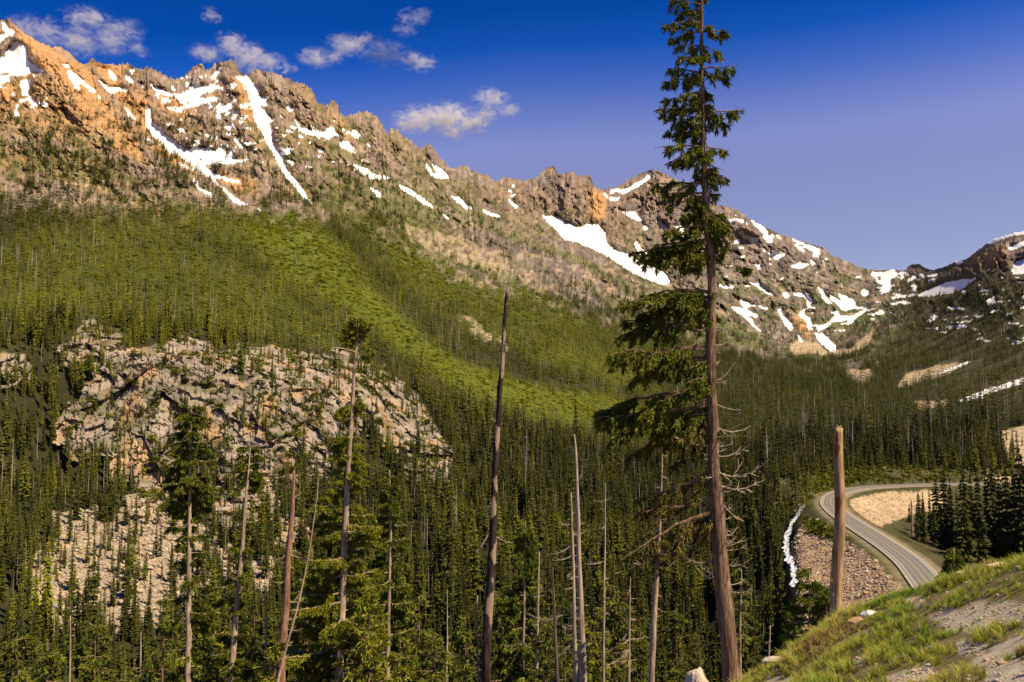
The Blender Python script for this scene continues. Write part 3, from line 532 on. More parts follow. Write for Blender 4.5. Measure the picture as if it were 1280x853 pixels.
nl = fbm(LP / 3., 4, 521)[..., None]; lc = np.array([.068, .064, .027]) * (1 + .5 * nl) + 0 * LP
m = l_ta[..., None]; lc = lc * (1 - m) + np.array([.44, .285, .165]) * (1 + .35 * nl) * m; m = l_tn[..., None]; lc = lc * (1 - m) + np.array([.46, .34, .20]) * (1 + .25 * nl) * m
m = (sstep(7.5, 6.0, l_d) + 0 * l_d)[..., None]; lc = lc * (1 - m) + np.array([.24, .19, .115]) * m
hd = sstep(14, 9, l_d)[..., None] * (l_s > 0)[..., None] * sstep(-.1, .3, nl + .2) * .6; lc = lc * (1 - hd) + np.array([.12, .11, .045]) * hd
li = np.arange(LX.size).reshape(LX.shape); lq = np.stack([li[:-1, :-1], li[:-1, 1:], li[1:, 1:], li[1:, :-1]], -1)
lf_ = ~((l_s > 0) & (l_k > apex + 4) & (l_d > 42)) & ~((l_s > 0) & (l_k <= apex + 4) & (lu < 968)); lkeep = lf_[:-1, :-1]
lst = np.zeros_like(lkeep); ltal = (l_ta[:-1, :-1] > .5) & lkeep & ~lst
for nm, mt, mk_ in (('valley_floor', 'mountain', lkeep & ~lst & ~ltal), ('talus_slope', 'talus', ltal), ):
    q = lq[mk_]; used, inv = np.unique(q, return_inverse=True); VV = LP.reshape(-1, 3)[used]
    tag(link(nm, mesh_np(nm, VV, inv.reshape(-1, 4), nm != 'talus_slope', {'Col': ('POINT', 'FLOAT_COLOR', np.clip(lc, .01, .9).reshape(-1, 3)[used])}), mat=M[mt]), kind='structure')
def hit(u, v, zf, d0=60., d1=520., st=.5):
    D = np.arange(d0, d1, st); p = place(u, v, D); k = np.where(zf(p[:, 0], p[:, 1]) >= p[:, 2])[0]
    return p[k[0]] if len(k) else None
_sp = [hit(a, b, zl) for a, b in [(1004,632),(1000,640),(993,650),(987,661),(983,674),(982,686),(986,698),(991,710),(994,720),(992,734)]]
sp_ = smooth_path(np.array([q[:2] for q in _sp if q is not None]), 160); _n = np.gradient(sp_, axis=0); _n /= np.linalg.norm(_n, axis=1)[:, None]; _n = np.stack([-_n[:, 1], _n[:, 0]], -1)
_w = .95 + .7 * noise(np.c_[sp_ / 5., np.zeros(160)], 531) + .5 * noise(np.c_[sp_ / 1.7, np.zeros(160)], 532); _o = np.linspace(-1, 1, 9)
_sx = sp_[:, None, :] + _n[:, None, :] * (_w[:, None] * _o[None] + .5 * noise(np.c_[sp_ / 3., np.ones(160)], 533)[:, None])[..., None]; _q3 = np.concatenate([_sx, 0 * _sx[..., :1]], -1)
_q3[..., 2] = zl(_sx[..., 0], _sx[..., 1]) + .22 + .25 * noise(_q3 / .9, 534); _si = np.arange(160 * 9).reshape(160, 9)
tag(link('stream', mesh_np('stream', _q3.reshape(-1, 3), np.stack([_si[:-1, :-1], _si[:-1, 1:], _si[1:, 1:], _si[1:, :-1]], -1).reshape(-1, 4)), mat=M['water']), kind='structure')
def surf(u, v):                      # place of the terrain in a given bearing
    j = int(np.argmin(np.abs(uu - u))); i = int(np.argmin(np.abs(V_[:, j] - v))); return P[i, j]
# ------------------------------------------------------------------ road
n = Nodes('asphalt', .85, .2); v = n.coord(); f = n.noise(v, .9, 5, .7); n.base(n.ramp(f, [(.3, (.17, .15, .125)), (.7, (.25, .22, .18))])); M['asphalt'] = n.m
n = Nodes('worn wheel track', .8, .2); v = n.coord(); f = n.noise(v, .5, 4, .7); n.base(n.ramp(f, [(.3, (.12, .108, .092)), (.7, (.18, .16, .135))])); M['track'] = n.m
n = Nodes('gravel shoulder', .95, .1); v = n.coord(); f = n.noise(v, 1.3, 6, .7); n.base(n.ramp(f, [(.3, (.24, .20, .15)), (.7, (.42, .36, .27))])); M['gravel'] = n.m
n = Nodes('white road paint', .7, .2); n.base((.55, .53, .48)); M['paint'] = n.m
n = Nodes('yellow road paint', .7, .2); n.base((.30, .24, .12)); M['ypaint'] = n.m
def ribbon(name, path, o0, o1, z, mat, kind='structure', thick=0):
    p = np.asarray(path); tn = np.gradient(p, axis=0); tn /= np.linalg.norm(tn, axis=1)[:, None]; nm = np.stack([-tn[:, 1], tn[:, 0]], -1)
    A = np.c_[p + nm * o0, np.full(len(p), z)]; B = np.c_[p + nm * o1, np.full(len(p), z)]; k = len(p); i = np.arange(k - 1)
    V = np.vstack([A, B]); F = np.stack([i, i + 1, i + 1 + k, i + k], -1)
    if thick:
        V = np.vstack([V, V - [0, 0, thick]]); F = np.vstack([F, np.stack([i, i + 2 * k, i + 1 + 2 * k, i + 1], -1), np.stack([i + k, i + 1 + k, i + 1 + 3 * k, i + 3 * k], -1)])
    return tag(link(name, mesh_np(name, V, F), mat=mat), kind=kind)
ribbon('road_shoulder', road_c, -4.4, 4.4, RZ + .1, M['gravel'], thick=1.2)
ribbon('road', road_c, -3.5, 3.5, RZ + .18, M['asphalt'], thick=.1)
for k, o in enumerate((-2.6, -1.1, .6, 2.0)): ribbon('wheel_track', road_c, o, o + .6, RZ + .186, M['track'])
ribbon('road_marking', road_c, -3.2, -3.08, RZ + .19, M['paint']); ribbon('road_marking', road_c, 3.08, 3.2, RZ + .19, M['paint'])
ribbon('road_marking', road_c, -.18, -.05, RZ + .19, M['ypaint']); ribbon('road_marking', road_c, .05, .18, RZ + .19, M['ypaint'])

# ------------------------------------------------------------------ conifers of the valley
def needle_mat(name, attr=True, dark=(.036, .043, .009), light=(.245, .26, .014)):
    n = Nodes(name, .65, .12)
    if attr:
        a = n.new('Attribute', attribute_name='tint', attribute_type='INSTANCER'); fac = a.outputs['Fac']
    else:
        a = n.new('ObjectInfo'); sp = n.new('SeparateColor'); n.l(a.outputs['Color'], sp.inputs[0]); fac = sp.outputs[0]
    v = n.coord(); f = n.noise(v, 9, 2, .5)
    c = n.ramp(fac, [(0, dark), (.5, (.112, .114, .010)), (1, light)])
    r = n.ramp(f, [(.3, (.7, .7, .7)), (.7, (1.25, 1.25, 1.2))]); c = n.mix(1.0, c, r, 'MULTIPLY'); n.base(c)
    tr = n.new('BsdfTranslucent'); n.l(c, tr.inputs[0]); mx = n.new('MixShader'); mx.inputs[0].default_value = .18
    n.l(n.b.outputs[0], mx.inputs[1]); n.l(tr.outputs[0], mx.inputs[2]); n.l(mx.outputs[0], n.n['Material Output'].inputs[0])
    return n.m
M['needles_i'] = needle_mat('needles'); M['needles_o'] = needle_mat('needles of near conifers', False)
n = Nodes('conifer bark', .9, .1); v = n.coord(); f = n.noise(v, 6, 4); n.base(n.ramp(f, [(.3, (.10, .065, .045)), (.7, (.22, .15, .10))])); M['bark_far'] = n.m
n = Nodes('bleached dead wood', .85, .1); v = n.coord(); f = n.noise(v, 6, 4); n.base(n.ramp(f, [(.3, (.28, .23, .18)), (.7, (.52, .45, .36))])); M['dead_far'] = n.m

def spire(n_t, n_b, rad, seed, base=.06, kite=1, gaps=.0, droop=.35):
    r = np.random.default_rng(seed); V = []; F = []
    for t in range(n_t):
        f = (t + r.uniform(-.3, .3)) / n_t; z = base + (1 - base) * f
        Rr = rad * ((1 - f) ** .8 * (.75 + .25 * min(1, f * 6)) + .012) * r.uniform(.72, 1.15)
        a0 = r.uniform(0, 6.28)
        for b in range(n_b):
            if r.random() < gaps: continue
            a = a0 + 6.283 * b / n_b + r.uniform(-.3, .3); L = Rr * r.uniform(.6, 1.15); w = (.42 + 2.2 / n_b) * L * r.uniform(.5, .9)
            ca, sa = math.cos(a), math.sin(a); dz = -droop * L + r.uniform(-.1, .1) * L
            for k in range(kite):
                zz = z - k * .35 / n_t; k0 = len(V)
                V += [(0, 0, zz + .012), (ca * L * .55 - sa * w * .5, sa * L * .55 + ca * w * .5, zz + dz * .75 - r.uniform(0, .02)),
                      (ca * L, sa * L, zz + dz + .05 * L), (ca * L * .55 + sa * w * .5, sa * L * .55 - ca * w * .5, zz + dz * .75 - r.uniform(0, .02)), (ca * L * .55, sa * L * .55, zz + dz * .45 + .012)]
                F += [(k0, k0 + 1, k0 + 4), (k0, k0 + 4, k0 + 3), (k0 + 1, k0 + 2, k0 + 4), (k0 + 4, k0 + 2, k0 + 3)]
    return np.array(V), np.array(F)
def stick(rb, rt, n=5, h=1.0, z0=-.05, bend=.0, twigs=0, seed=0):
    r = np.random.default_rng(seed); V = []; F = []; rings = 5
    for k in range(rings):
        f = k / (rings - 1); z = z0 + (h - z0) * f; R_ = rb + (rt - rb) * f; ox = bend * math.sin(f * 3)
        for j in range(n): V.append((ox + R_ * math.cos(6.283 * j / n), R_ * math.sin(6.283 * j / n), z))
    for k in range(rings - 1):
        for j in range(n):
            a, b = k * n + j, k * n + (j + 1) % n; F += [(a, b, b + n), (a, b + n, a + n)]
    for t_ in range(twigs):
        z = r.uniform(.25, .95) * h; a = r.uniform(0, 6.28); L = r.uniform(.03, .09); k0 = len(V); w = rt * .5 + .001
        V += [(0, 0, z - w), (0, 0, z + w), (math.cos(a) * L, math.sin(a) * L, z + r.uniform(-.02, .03))]; F += [(k0, k0 + 1, k0 + 2)]
    return np.array(V), np.array(F)
lib = bpy.data.collections.new('forest kinds')          # source shapes for the far-off wood
def lib_obj(name, parts):
    V = []; F = []; mi = []; k = 0; mats = []
    for (v, f), mt in parts:
        V.append(v); F.append(f + k); k += len(v); mi += [len(mats)] * len(f); mats.append(mt)
    me = mesh_np(name, np.vstack(V), np.vstack(F)); [me.materials.append(m) for m in mats]; me.polygons.foreach_set('material_index', np.array(mi, np.int32))
    o = bpy.data.objects.new(name, me); lib.objects.link(o); return o
for k in range(4): lib_obj('a%d conifer' % k, [(spire(9, 5, (.12, .15, .10, .135)[k], k + 1), M['needles_i'])])                       # 0-3 far
for k in range(4): lib_obj('b%d conifer' % k, [(spire(22, 8, (.115, .14, .10, .15)[k], k + 11, gaps=.12), M['needles_i']), (stick(.012, .003, 4), M['bark_far'])])   # 4-7 near
lib_obj('c0 dead', [(stick(.010, .003, 4, twigs=12), M['dead_far'])]); lib_obj('c1 dead', [(stick(.008, .004, 4, h=.8, bend=.02, twigs=5, seed=3), M['dead_far'])])   # 8, 9
def bush(seed, n=26):
    r = np.random.default_rng(seed); V = []; F = []
    for k in range(n):
        d = r.normal(size=3); d /= np.linalg.norm(d); d[2] = abs(d[2]); c = d * np.array([.5, .5, .75]) * r.uniform(.5, 1); a = r.normal(size=3) * .22; b = r.normal(size=3) * .22; k0 = len(V)
        V += [c - a, c + a, c + b + [0, 0, .12]]; F += [(k0, k0 + 1, k0 + 2)]
    return np.array(V), np.array(F)
lib_obj('d0 bush', [(bush(1), M['needles_i'])]); lib_obj('d1 bush', [(bush(2), M['needles_i'])])                                   # 10, 11

def scatter_nodes(name, coll):
    g = bpy.data.node_groups.new(name, 'GeometryNodeTree'); g.interface.new_socket('Geometry', in_out='INPUT', socket_type='NodeSocketGeometry'); g.interface.new_socket('Geometry', in_out='OUTPUT', socket_type='NodeSocketGeometry')
    N = g.nodes.new; i = N('NodeGroupInput'); o = N('NodeGroupOutput'); ci = N('GeometryNodeCollectionInfo'); ci.inputs['Collection'].default_value = coll
    ci.inputs['Separate Children'].default_value = True; ci.inputs['Reset Children'].default_value = True
    ip = N('GeometryNodeInstanceOnPoints'); ip.inputs['Pick Instance'].default_value = True
    def at_(nm, ty): a = N('GeometryNodeInputNamedAttribute'); a.data_type = ty; a.inputs[0].default_value = nm; return a.outputs['Attribute']
    cx = N('ShaderNodeCombineXYZ'); L = g.links.new
    L(at_('rz', 'FLOAT'), cx.inputs[2]); L(at_('rx', 'FLOAT'), cx.inputs[0]); sx = N('ShaderNodeCombineXYZ'); w_ = at_('wid', 'FLOAT'); L(w_, sx.inputs[0]); L(w_, sx.inputs[1]); L(at_('hgt', 'FLOAT'), sx.inputs[2])
    L(i.outputs[0], ip.inputs['Points']); L(ci.outputs[0], ip.inputs['Instance']); L(at_('kid', 'INT'), ip.inputs['Instance Index'])
    L(cx.outputs[0], ip.inputs['Rotation']); L(sx.outputs[0], ip.inputs['Scale']); L(ip.outputs[0], o.inputs[0])
    return g
def scatter(name, coll, pts, kid, hgt, wid, tint, kind='stuff', rx=None, rz=None):
    n = len(pts); me = bpy.data.meshes.new(name); me.vertices.add(n); me.vertices.foreach_set('co', np.ascontiguousarray(pts, np.float32).ravel())
    for nm, a in (('hgt', hgt), ('wid', wid), ('tint', tint), ('rz', rng.uniform(0, 6.28, n) if rz is None else rz), ('rx', np.zeros(n) if rx is None else rx)):
        at = me.attributes.new(nm, 'FLOAT', 'POINT'); at.data.foreach_set('value', np.ascontiguousarray(a, np.float32))
    at = me.attributes.new('kid', 'INT', 'POINT'); at.data.foreach_set('value', np.ascontiguousarray(kid, np.int32))
    o = link(name, me); md = o.modifiers.new('scatter', 'NODES'); md.node_group = scatter_nodes(name, coll); tag(o, kind=kind); return o

# where trees grow: per cell of the terrain
A_ = P[:-1, :-1]; e1 = P[:-1, 1:] - A_; e2 = P[1:, :-1] - A_; area = np.linalg.norm(np.cross(e1, e2), axis=2)
Uc, Vc, Dc = U[:-1, :-1], V_[:-1, :-1], Dg[:-1, :-1]; ab = above[:-1, :-1]
dens = 1 / np.interp(Dc, [250, 500, 1000, 2500], [24., 26., 34., 60.])
al = np.clip((ab + 10) / 130, 0, 1); clump = fbm(A_ / 55., 3, 301); clump2 = fbm(A_ / 200., 3, 305)
alp = np.clip(1.1 * (1 - al) ** 1.5 * sstep(-.25 + .5 * al, .15 + .5 * al, clump + .4 * clump2), 0, 1)
d_ = np.where(ab > -10, alp, 1.0); d_ = np.where(ab > 150, 0, d_)
lf = sstep(330, 240, Uc) * (ab > 0) * sstep(170, 60, ab); d_ = np.where(ab > 0, np.maximum(d_, .9 * lf * sstep(-.2, .2, clump)), d_)
rr = sstep(1090, 1180, Uc) * sstep(345, 370, Vc) * sstep(520, 450, Vc); d_ = d_ * (1 - rr) + rr * 1.3 * sstep(-.25, .15, clump)
far_r = (Uc > 860) * (ab > 0) * (Uc < 1090); d_ = np.where(far_r, d_ * .6, d_)
# clumps and lines along the foot of the left crag wall
A = new(); [poly(A, p) for p in ([(40,100),(60,85),(100,120),(160,200),(230,260),(300,300),(180,270),(120,220),(60,160)],)]
d_ = np.maximum(d_, .5 * samp(A, Uc, Vc) * sstep(-.2, .15, clump))
d_ = d_ * (1 - m_cl[:-1, :-1] * np.where(fbm(A_ / 22., 3, 311) > .05, .25, .90)) * (1 - .66 * m_ta[:-1, :-1]) * (1 - .93 * m_tn[:-1, :-1])
bb = samp(brushA, Uc, Vc); d_ = d_ * (1 + .25 * bb)
d_ = d_ * (~snow[:-1, :-1]) * (~strm[:-1, :-1]) * (rd[:-1, :-1] > 11) * sstep(-.62, -.35, clump + .2)
for p in [[(1003,655),(1030,660),(1080,690),(1125,735),(1135,770),(1100,830),(1000,790),(990,730),(985,690)], [(1015,640),(1035,600),(1060,583),(1100,590),(1190,596),(1190,615),(1060,640),(1150,700),(1120,700)], [(1050,600),(1200,596),(1200,640),(1100,660),(1150,720),(1050,660)], [(975,632),(1012,626),(1010,650),(995,680),(1000,745),(985,745),(972,690)], [(1100,655),(1150,625),(1420,600),(1480,1000),(1000,1000),(985,740)]]:
    A = new(); poly(A, p); d_ = d_ * (1 - .97 * samp(A, Uc, Vc))
d_ = d_ * (sk[:-1, :-1] < .05) * (Uc > -170) * (Uc < 1450) * (Vc < 990)
lam = area * dens * d_; cnt = rng.poisson(np.clip(lam, 0, 30)); ii = np.repeat(np.arange(cnt.size), cnt.ravel())
f1 = rng.random(len(ii))[:, None]; f2 = rng.random(len(ii))[:, None]
tp = A_.reshape(-1, 3)[ii] + e1.reshape(-1, 3)[ii] * f1 + e2.reshape(-1, 3)[ii] * f2
g_ = lambda a: a.reshape(-1)[ii]
tD, tU, tV, tab, tbr = g_(Dc), g_(Uc), g_(Vc), g_(ab), g_(bb)
H = np.interp(tab, [-120, 0, 60, 160], [15.5, 13, 12, 9]) * np.exp(rng.normal(0, .32, len(ii))); H = np.where(tD < 700, H * .95, H); H = np.where((tU > 1090) & (tab > -90), H * .8, H)
H *= 1 - .45 * tbr; cliffy = g_(m_cl[:-1, :-1]) > .3; H[cliffy] *= .55; H[g_(m_ta[:-1, :-1]) > .3] *= .8
wv = fbm(tp / 140., 3, 321); wv2 = fbm(tp / np.array([60., 60., 300.]), 2, 323)
tint = np.clip(.22 + .50 * tbr + .30 * wv + .22 * wv2 + rng.normal(0, .19, len(ii)) + .18 * sstep(620, 480, tV) * sstep(1000, 500, tU), 0, 1)
tint = np.where(tU > 880, tint * .75, tint); tint = np.where(tab > 10, tint * .55, tint)
kid = np.where(tD < 750, 4, 0) + rng.integers(0, 4, len(ii)); dr = rng.random(len(ii)); pd = .045 + .10 * sstep(.1, .4, fbm(tp / 120., 2, 331))
kid = np.where(dr < pd, 8 + (rng.random(len(ii)) < .4), kid); kid = np.where((tbr > .4) & (dr > 1 - .40 * tbr), 10 + rng.integers(0, 2, len(ii)), kid)
bs = kid >= 10; H[bs] = rng.uniform(1.4, 3.2, bs.sum()); tint[bs] = np.clip(tint[bs] + rng.normal(.08, .2, bs.sum()), 0, 1); Wd = H * rng.uniform(.8, 1.25, len(ii)) * np.interp(tD, [900, 1800, 3500], [1, 1.7, 2.2]); Wd[bs] *= 2
H[kid == 8] *= 1.05
# more of them on the sheet by the road: left of the stream and beyond the upper leg
wl = ((lkeep & ~lst & ~ltal) * ((l_s[:-1, :-1] > 0) & (l_d[:-1, :-1] > 14) & (((lu[:-1, :-1] < 984) & (l_k[:-1, :-1] <= apex + 4)) | ((l_k[:-1, :-1] > apex + 4) & (l_d[:-1, :-1] > 21)) | ((lu[:-1, :-1] < 1003) & (lv[:-1, :-1] < 640))))).ravel().astype(float)
ne = int(wl.sum() * 1.44 / 22); jj = rng.choice(len(wl), ne, p=wl / wl.sum()); ep = LP[:-1, :-1].reshape(-1, 3)[jj] + np.c_[rng.uniform(0, 1.1, (ne, 2)), np.zeros(ne)]
ep = ep[px(ep)[0] < 1400]; ne = len(ep)
tp = np.vstack([tp, ep]); H = np.r_[H, rng.uniform(7, 15, ne)]; Wd = np.r_[Wd, H[-ne:] * rng.uniform(.8, 1.2, ne)]; tint = np.r_[tint, rng.uniform(.1, .5, ne)]; kid = np.r_[kid, 4 + rng.integers(0, 4, ne)]; tD = np.r_[tD, np.hypot(ep[:, 0], ep[:, 1])]; ii = np.r_[ii, np.zeros(ne, int)]
tp[:, 2] -= .3
print('trees', len(ii))
# the three hundred that show largest are objects of their own
BROW = np.array([(-300,1100),(600,905),(860,872),(930,850),(1000,800),(1050,773),(1100,753),(1150,733),(1200,711),(1280,697),(1420,670)], float)
tu, tv0 = px(tp); _, tv1 = px(tp + np.stack([H * 0, H * 0, H], -1)); ph = H / tD * FPX
ok = (kid >= 4) & (kid < 8) & (tu > 4) & (tu < 1276) & (tv1 < np.minimum(835, np.interp(tu, BROW[:, 0], BROW[:, 1]) - 22)) & (tD < 900)
order = np.where(ok)[0]; order = order[np.argsort(-ph[order])]; chosen = []; got = []
for k in order:
    if all(abs(tu[k] - a) > 6 or tv1[k] < b - 9 or tv1[k] > c for a, b, c in got):
        chosen.append(k); got.append((tu[k], tv1[k], tv1[k] + .55 * ph[k]))
        if len(chosen) >= 272: break
chosen = np.array(chosen); rest = np.ones(len(ii), bool); rest[chosen] = False
vg = new(); [poly(vg, p, .6) for p in ([(985,604),(1010,588),(1040,580),(1290,578),(1290,602),(1090,605),(1040,611),(1012,628),(1000,650),(985,640)],)]; [poly(vg, p) for p in ([(1000,612),(1030,596),(1060,583),(1100,588),(1082,604),(1040,616)],[(1085,599),(1190,597),(1190,602),(1090,604)],[(1004,648),(1025,652),(1062,672),(1045,678),(1008,668)],[(1120,720),(1140,735),(1130,745),(1112,728)],[(1100,700),(1118,712),(1110,718),(1095,706)])]
vgl = samp(blur(blur(vg, 2, 0), 2, 1), LU, LV)[:-1, :-1]; lar = np.ones_like(vgl) * lkeep
wv_ = (lar * np.clip(vgl, 0, 1) ** 2 * (vgl > .3) * (l_d[:-1, :-1] > 9.5) * (LDist[:-1, :-1] ** -1.)).ravel(); wv_ /= wv_.sum(); jj = rng.choice(len(wv_), 2600, p=wv_)
bp = LP[:-1, :-1].reshape(-1, 3)[jj] + np.c_[rng.uniform(0, 1.1, (2600, 2)), np.zeros(2600)]; bh = rng.uniform(.4, 1.9, 2600)
wc = (area * (m_cl[:-1, :-1] > .4) * (fbm(A_ / 16., 3, 341) > .08)).ravel(); wc /= wc.sum(); jj = rng.choice(len(wc), 1300, p=wc); b2 = A_.reshape(-1, 3)[jj]
bp = np.vstack([bp, b2]); bh = np.r_[bh, rng.uniform(1.2, 3.4, 1300)]; nb_ = len(bp)
scatter('brush', lib, bp, rng.integers(10, 12, nb_), bh, bh * 1.3, rng.uniform(.25, .75, nb_))
scatter('conifer_forest', lib, tp[rest], kid[rest], H[rest], Wd[rest], tint[rest])
crown_me = []; 
for k in range(4):
    v, f = spire(26, 9, (.115, .14, .10, .15)[k], k + 21, gaps=.1); me = mesh_np('crown', v, f); me.materials.append(M['needles_o']); crown_me.append(me)
v, f = stick(.012, .003, 5); trunk_me = mesh_np('trunk', v, f); trunk_me.materials.append(M['bark_far'])
def valley_tree(p, h, w, tnt, k, label, group=None):
    r = empty('conifer', p, rnd.uniform(0, 6.28)); r.scale = (w, w, h); tag(r, label, 'conifer', group)
    a = link('crown', crown_me[k % 4], r); a.color = (tnt, tnt, tnt, 1); b = link('trunk', trunk_me, r); return r
BANDS = [(0, 'high on the slope'), (520, 'midway down the slope'), (610, 'low on the slope'), (690, 'near the bottom')]
MARKS = [(0, 'the left edge of the view'), (236, 'the leftmost tall pale trunk'), (300, 'the pinkish leaning trunk'), (358, 'the red-barked dead tree'), (432, 'the tallest tufted tree'), (487, 'the two-toned fir'), (615, 'the charred dark snag'), (722, 'the pale pair of snags'), (756, 'the hair-thin pale spar'), (902, 'the leaning trunk'), (1047, 'the broken pole')]
ORD = ['nearest', 'second', 'third', 'fourth', 'fifth', 'sixth', 'seventh', 'eighth', 'ninth', 'tenth', 'eleventh', 'twelfth', 'thirteenth', 'fourteenth', 'fifteenth', 'sixteenth', 'seventeenth', 'eighteenth', 'nineteenth', 'twentieth', 'twenty-first', 'twenty-second', 'twenty-third', 'twenty-fourth', 'twenty-fifth', 'twenty-sixth', 'twenty-seventh', 'twenty-eighth'] + ['thirtieth']
MARKS = MARKS[:9] + [(790, 'the pinkish thin trunk'), (850, 'the limbs of the leaning conifer'), (902, 'the leaning trunk'), (950, 'the small sparse fir'), (1047, 'the broken pole')]; MARKS[7:7] = [(672, 'the forked pale snag')]; MARKS[5:5] = []; MARKS[1:1] = [(60, 'the left end of the talus field'), (130, 'the middle of the talus field')]; MARKS.insert(8, (559, 'the spar before the charred snag')); BANDS.insert(4, (735, 'near the bottom')); BANDS[3] = (690, 'on the lowest slope')
BANDS.append((780, 'at the bottom edge')); seen = {}
for k in chosen[np.argsort(tu[chosen])]:
    b_ = [n_ for v_, n_ in BANDS if tv1[k] >= v_][-1]; m_ = [n_ for u_, n_ in MARKS if tu[k] >= u_][-1]; c_ = seen.get((b_, m_), 0); seen[(b_, m_)] = c_ + 1
    valley_tree(tuple(tp[k]), H[k], Wd[k], float(tint[k]), int(kid[k]), 'conifer %s, %s right of %s' % (b_, ORD[min(c_, len(ORD) - 1)], m_), 'larger conifers of the valley wood')
# ------------------------------------------------------------------ the near slope and its turf
DBA = np.array([(-2000,16),(0,16),(600,18),(860,20),(930,21.5),(1050,24.5),(1100,23),(1150,21),(1200,19),(1280,17),(1600,15),(4000,15)], float)
def zg(x, y, fine=True):
    x = np.asarray(x, float); y = np.asarray(y, float)
    p = .507 * x - .367 * y; p = np.where(p > 0, 1.8 * (1 - np.exp(-np.maximum(p, 0) / 1.8)), p)
    D = np.hypot(x, y); u = 640 + FPX * x / np.maximum(y, .05); u = np.where(y > .05, u, np.where(x > 0, 3000, -2000))
    db = np.interp(u, DBA[:, 0], DBA[:, 1]); e = (D - db) / 1.5; sp = 1.5 * np.where(e > 20, e, np.log1p(np.exp(np.minimum(e, 20))))
    z = -1.7 + p - .42 * sp
    q = np.stack([x, y, x * 0], -1)
    z = z + .36 * np.exp(-((x - 9.4) ** 2 + (y - 16.6) ** 2) / 17.)
    z = z + .22 * noise(q / 4.5, 401) + .09 * noise(q / 1.3, 402)
    if fine: z = z + .02 * noise(q / .3, 403)
    return z
az = np.concatenate([np.linspace(-math.pi, -.6, 70, endpoint=False), np.linspace(-.6, .15, 120, endpoint=False), np.linspace(.15, .75, 260, endpoint=False), np.linspace(.75, math.pi, 60)])
rr_ = np.geomspace(.6, 150, 220); AZ, RR = np.meshgrid(az, rr_); nx = RR * np.sin(AZ); ny = RR * np.cos(AZ); nz = zg(nx, ny)
NP = np.stack([nx, ny, nz], -1); nu, nv = px(NP); front = ny > .5
gravA = new()
for p in [[(1160,768),(1190,764),(1290,750),(1420,745),(1420,775),(1285,778),(1215,792),(1185,788),(1165,778)],[(1105,848),(1125,836),(1165,832),(1172,842),(1150,858),(1112,860)],[(1196,804),(1234,804),(1230,820),(1204,822)],[(1234,830),(1290,822),(1420,815),(1420,900),(1250,900),(1226,852)],[(1055,797),(1075,790),(1092,790),(1080,799)],[(1060,825),(1078,820),(1092,828),(1070,834)],[(1125,752),(1150,745),(1160,756),(1135,758)]]: poly(gravA, p)
gr = samp(blur(blur(gravA, 3, 0), 3, 1), np.clip(nu, -240, 1500) + 7 * noise(NP / .8, 411), np.clip(nv, -70, 1010) + 5 * noise(NP / .8, 412)) * front
gr = np.maximum(gr, sstep(.42, .55, noise(NP / 1.9, 413)) * .8 * (RR < 40)); gr = sstep(.35, .65, gr)[..., None]
nb = fbm(NP / .5, 4, 421)[..., None]; soil = np.array([.20, .16, .07]) * (1 + .3 * nb); grv = np.array([.50, .42, .30]) * (1 + .25 * nb)
NC = np.clip(soil * (1 - gr) + grv * gr, .02, .9); ni = np.arange(NP.shape[0] * NP.shape[1]).reshape(NP.shape[:2])
q = np.stack([ni[:-1, :-1], ni[:-1, 1:], ni[1:, 1:], ni[1:, :-1]], -1).reshape(-1, 4); q = q[:, ::-1]
n = Nodes('turf and gravel', .95, .05); a = n.new('Attribute', attribute_name='Col'); v = n.coord(); f = n.noise(v, 38, 4, .7); f2 = n.noise(v, 7, 4, .6)
c = n.mix(1.0, a.outputs['Color'], n.ramp(f, [(.3, (.6, .6, .6)), (.7, (1.35, 1.35, 1.35))]), 'MULTIPLY'); c = n.mix(1.0, c, n.ramp(f2, [(.3, (.8, .8, .8)), (.7, (1.15, 1.15, 1.15))]), 'MULTIPLY')
n.base(c); n.bump(f, .6, .03); M['near'] = n.m
tag(link('meadow_slope', mesh_np('meadow_slope', NP.reshape(-1, 3), q, True, {'Col': ('POINT', 'FLOAT_COLOR', NC.reshape(-1, 3))}), mat=M['near']), kind='structure')

n = Nodes('grass', .6, .15); a = n.new('Attribute', attribute_name='tint', attribute_type='INSTANCER'); v = n.coord(); f = n.noise(v, 20, 1)
c = n.ramp(a.outputs['Fac'], [(0, (.16, .075, .03)), (.18, (.38, .31, .09)), (.5, (.36, .36, .05)), (1, (.18, .26, .03))]); n.base(c)
tr = n.new('BsdfTranslucent'); n.l(c, tr.inputs[0]); mx = n.new('MixShader'); mx.inputs[0].default_value = .35; n.l(n.b.outputs[0], mx.inputs[1]); n.l(tr.outputs[0], mx.inputs[2]); n.l(mx.outputs[0], n.n['Material Output'].inputs[0]); M['grass'] = n.m
def tuft(seed, nb=34, spread=.5):
    r = np.random.default_rng(seed); V = []; F = []
    for k in range(nb):
        a = r.uniform(0, 6.28); d = np.array([math.cos(a), math.sin(a), 0]); s = np.array([-d[1], d[0], 0]) * r.uniform(.012, .022); b0 = d * r.uniform(0, .22); h = r.uniform(.45, 1.0); ln = r.uniform(.1, spread) * h
        m = b0 + d * ln * .35 + [0, 0, h * .6]; t_ = b0 + d * ln + [0, 0, h * (1 - .3 * ln)]; k0 = len(V); V += [b0 - s * 1.2, b0 + s * 1.2, m + s, m - s, t_]; F += [(k0, k0 + 1, k0 + 2), (k0, k0 + 2, k0 + 3), (k0 + 3, k0 + 2, k0 + 4)]
    return np.array(V), np.array(F)
lib2 = bpy.data.collections.new('turf kinds'); _l = lib; lib = lib2
for k in range(5): lib_obj('t%d tuft' % k, [(tuft(k + 50, 36, (.5, .8, .6, 1.0, .7)[k]), M['grass'])])
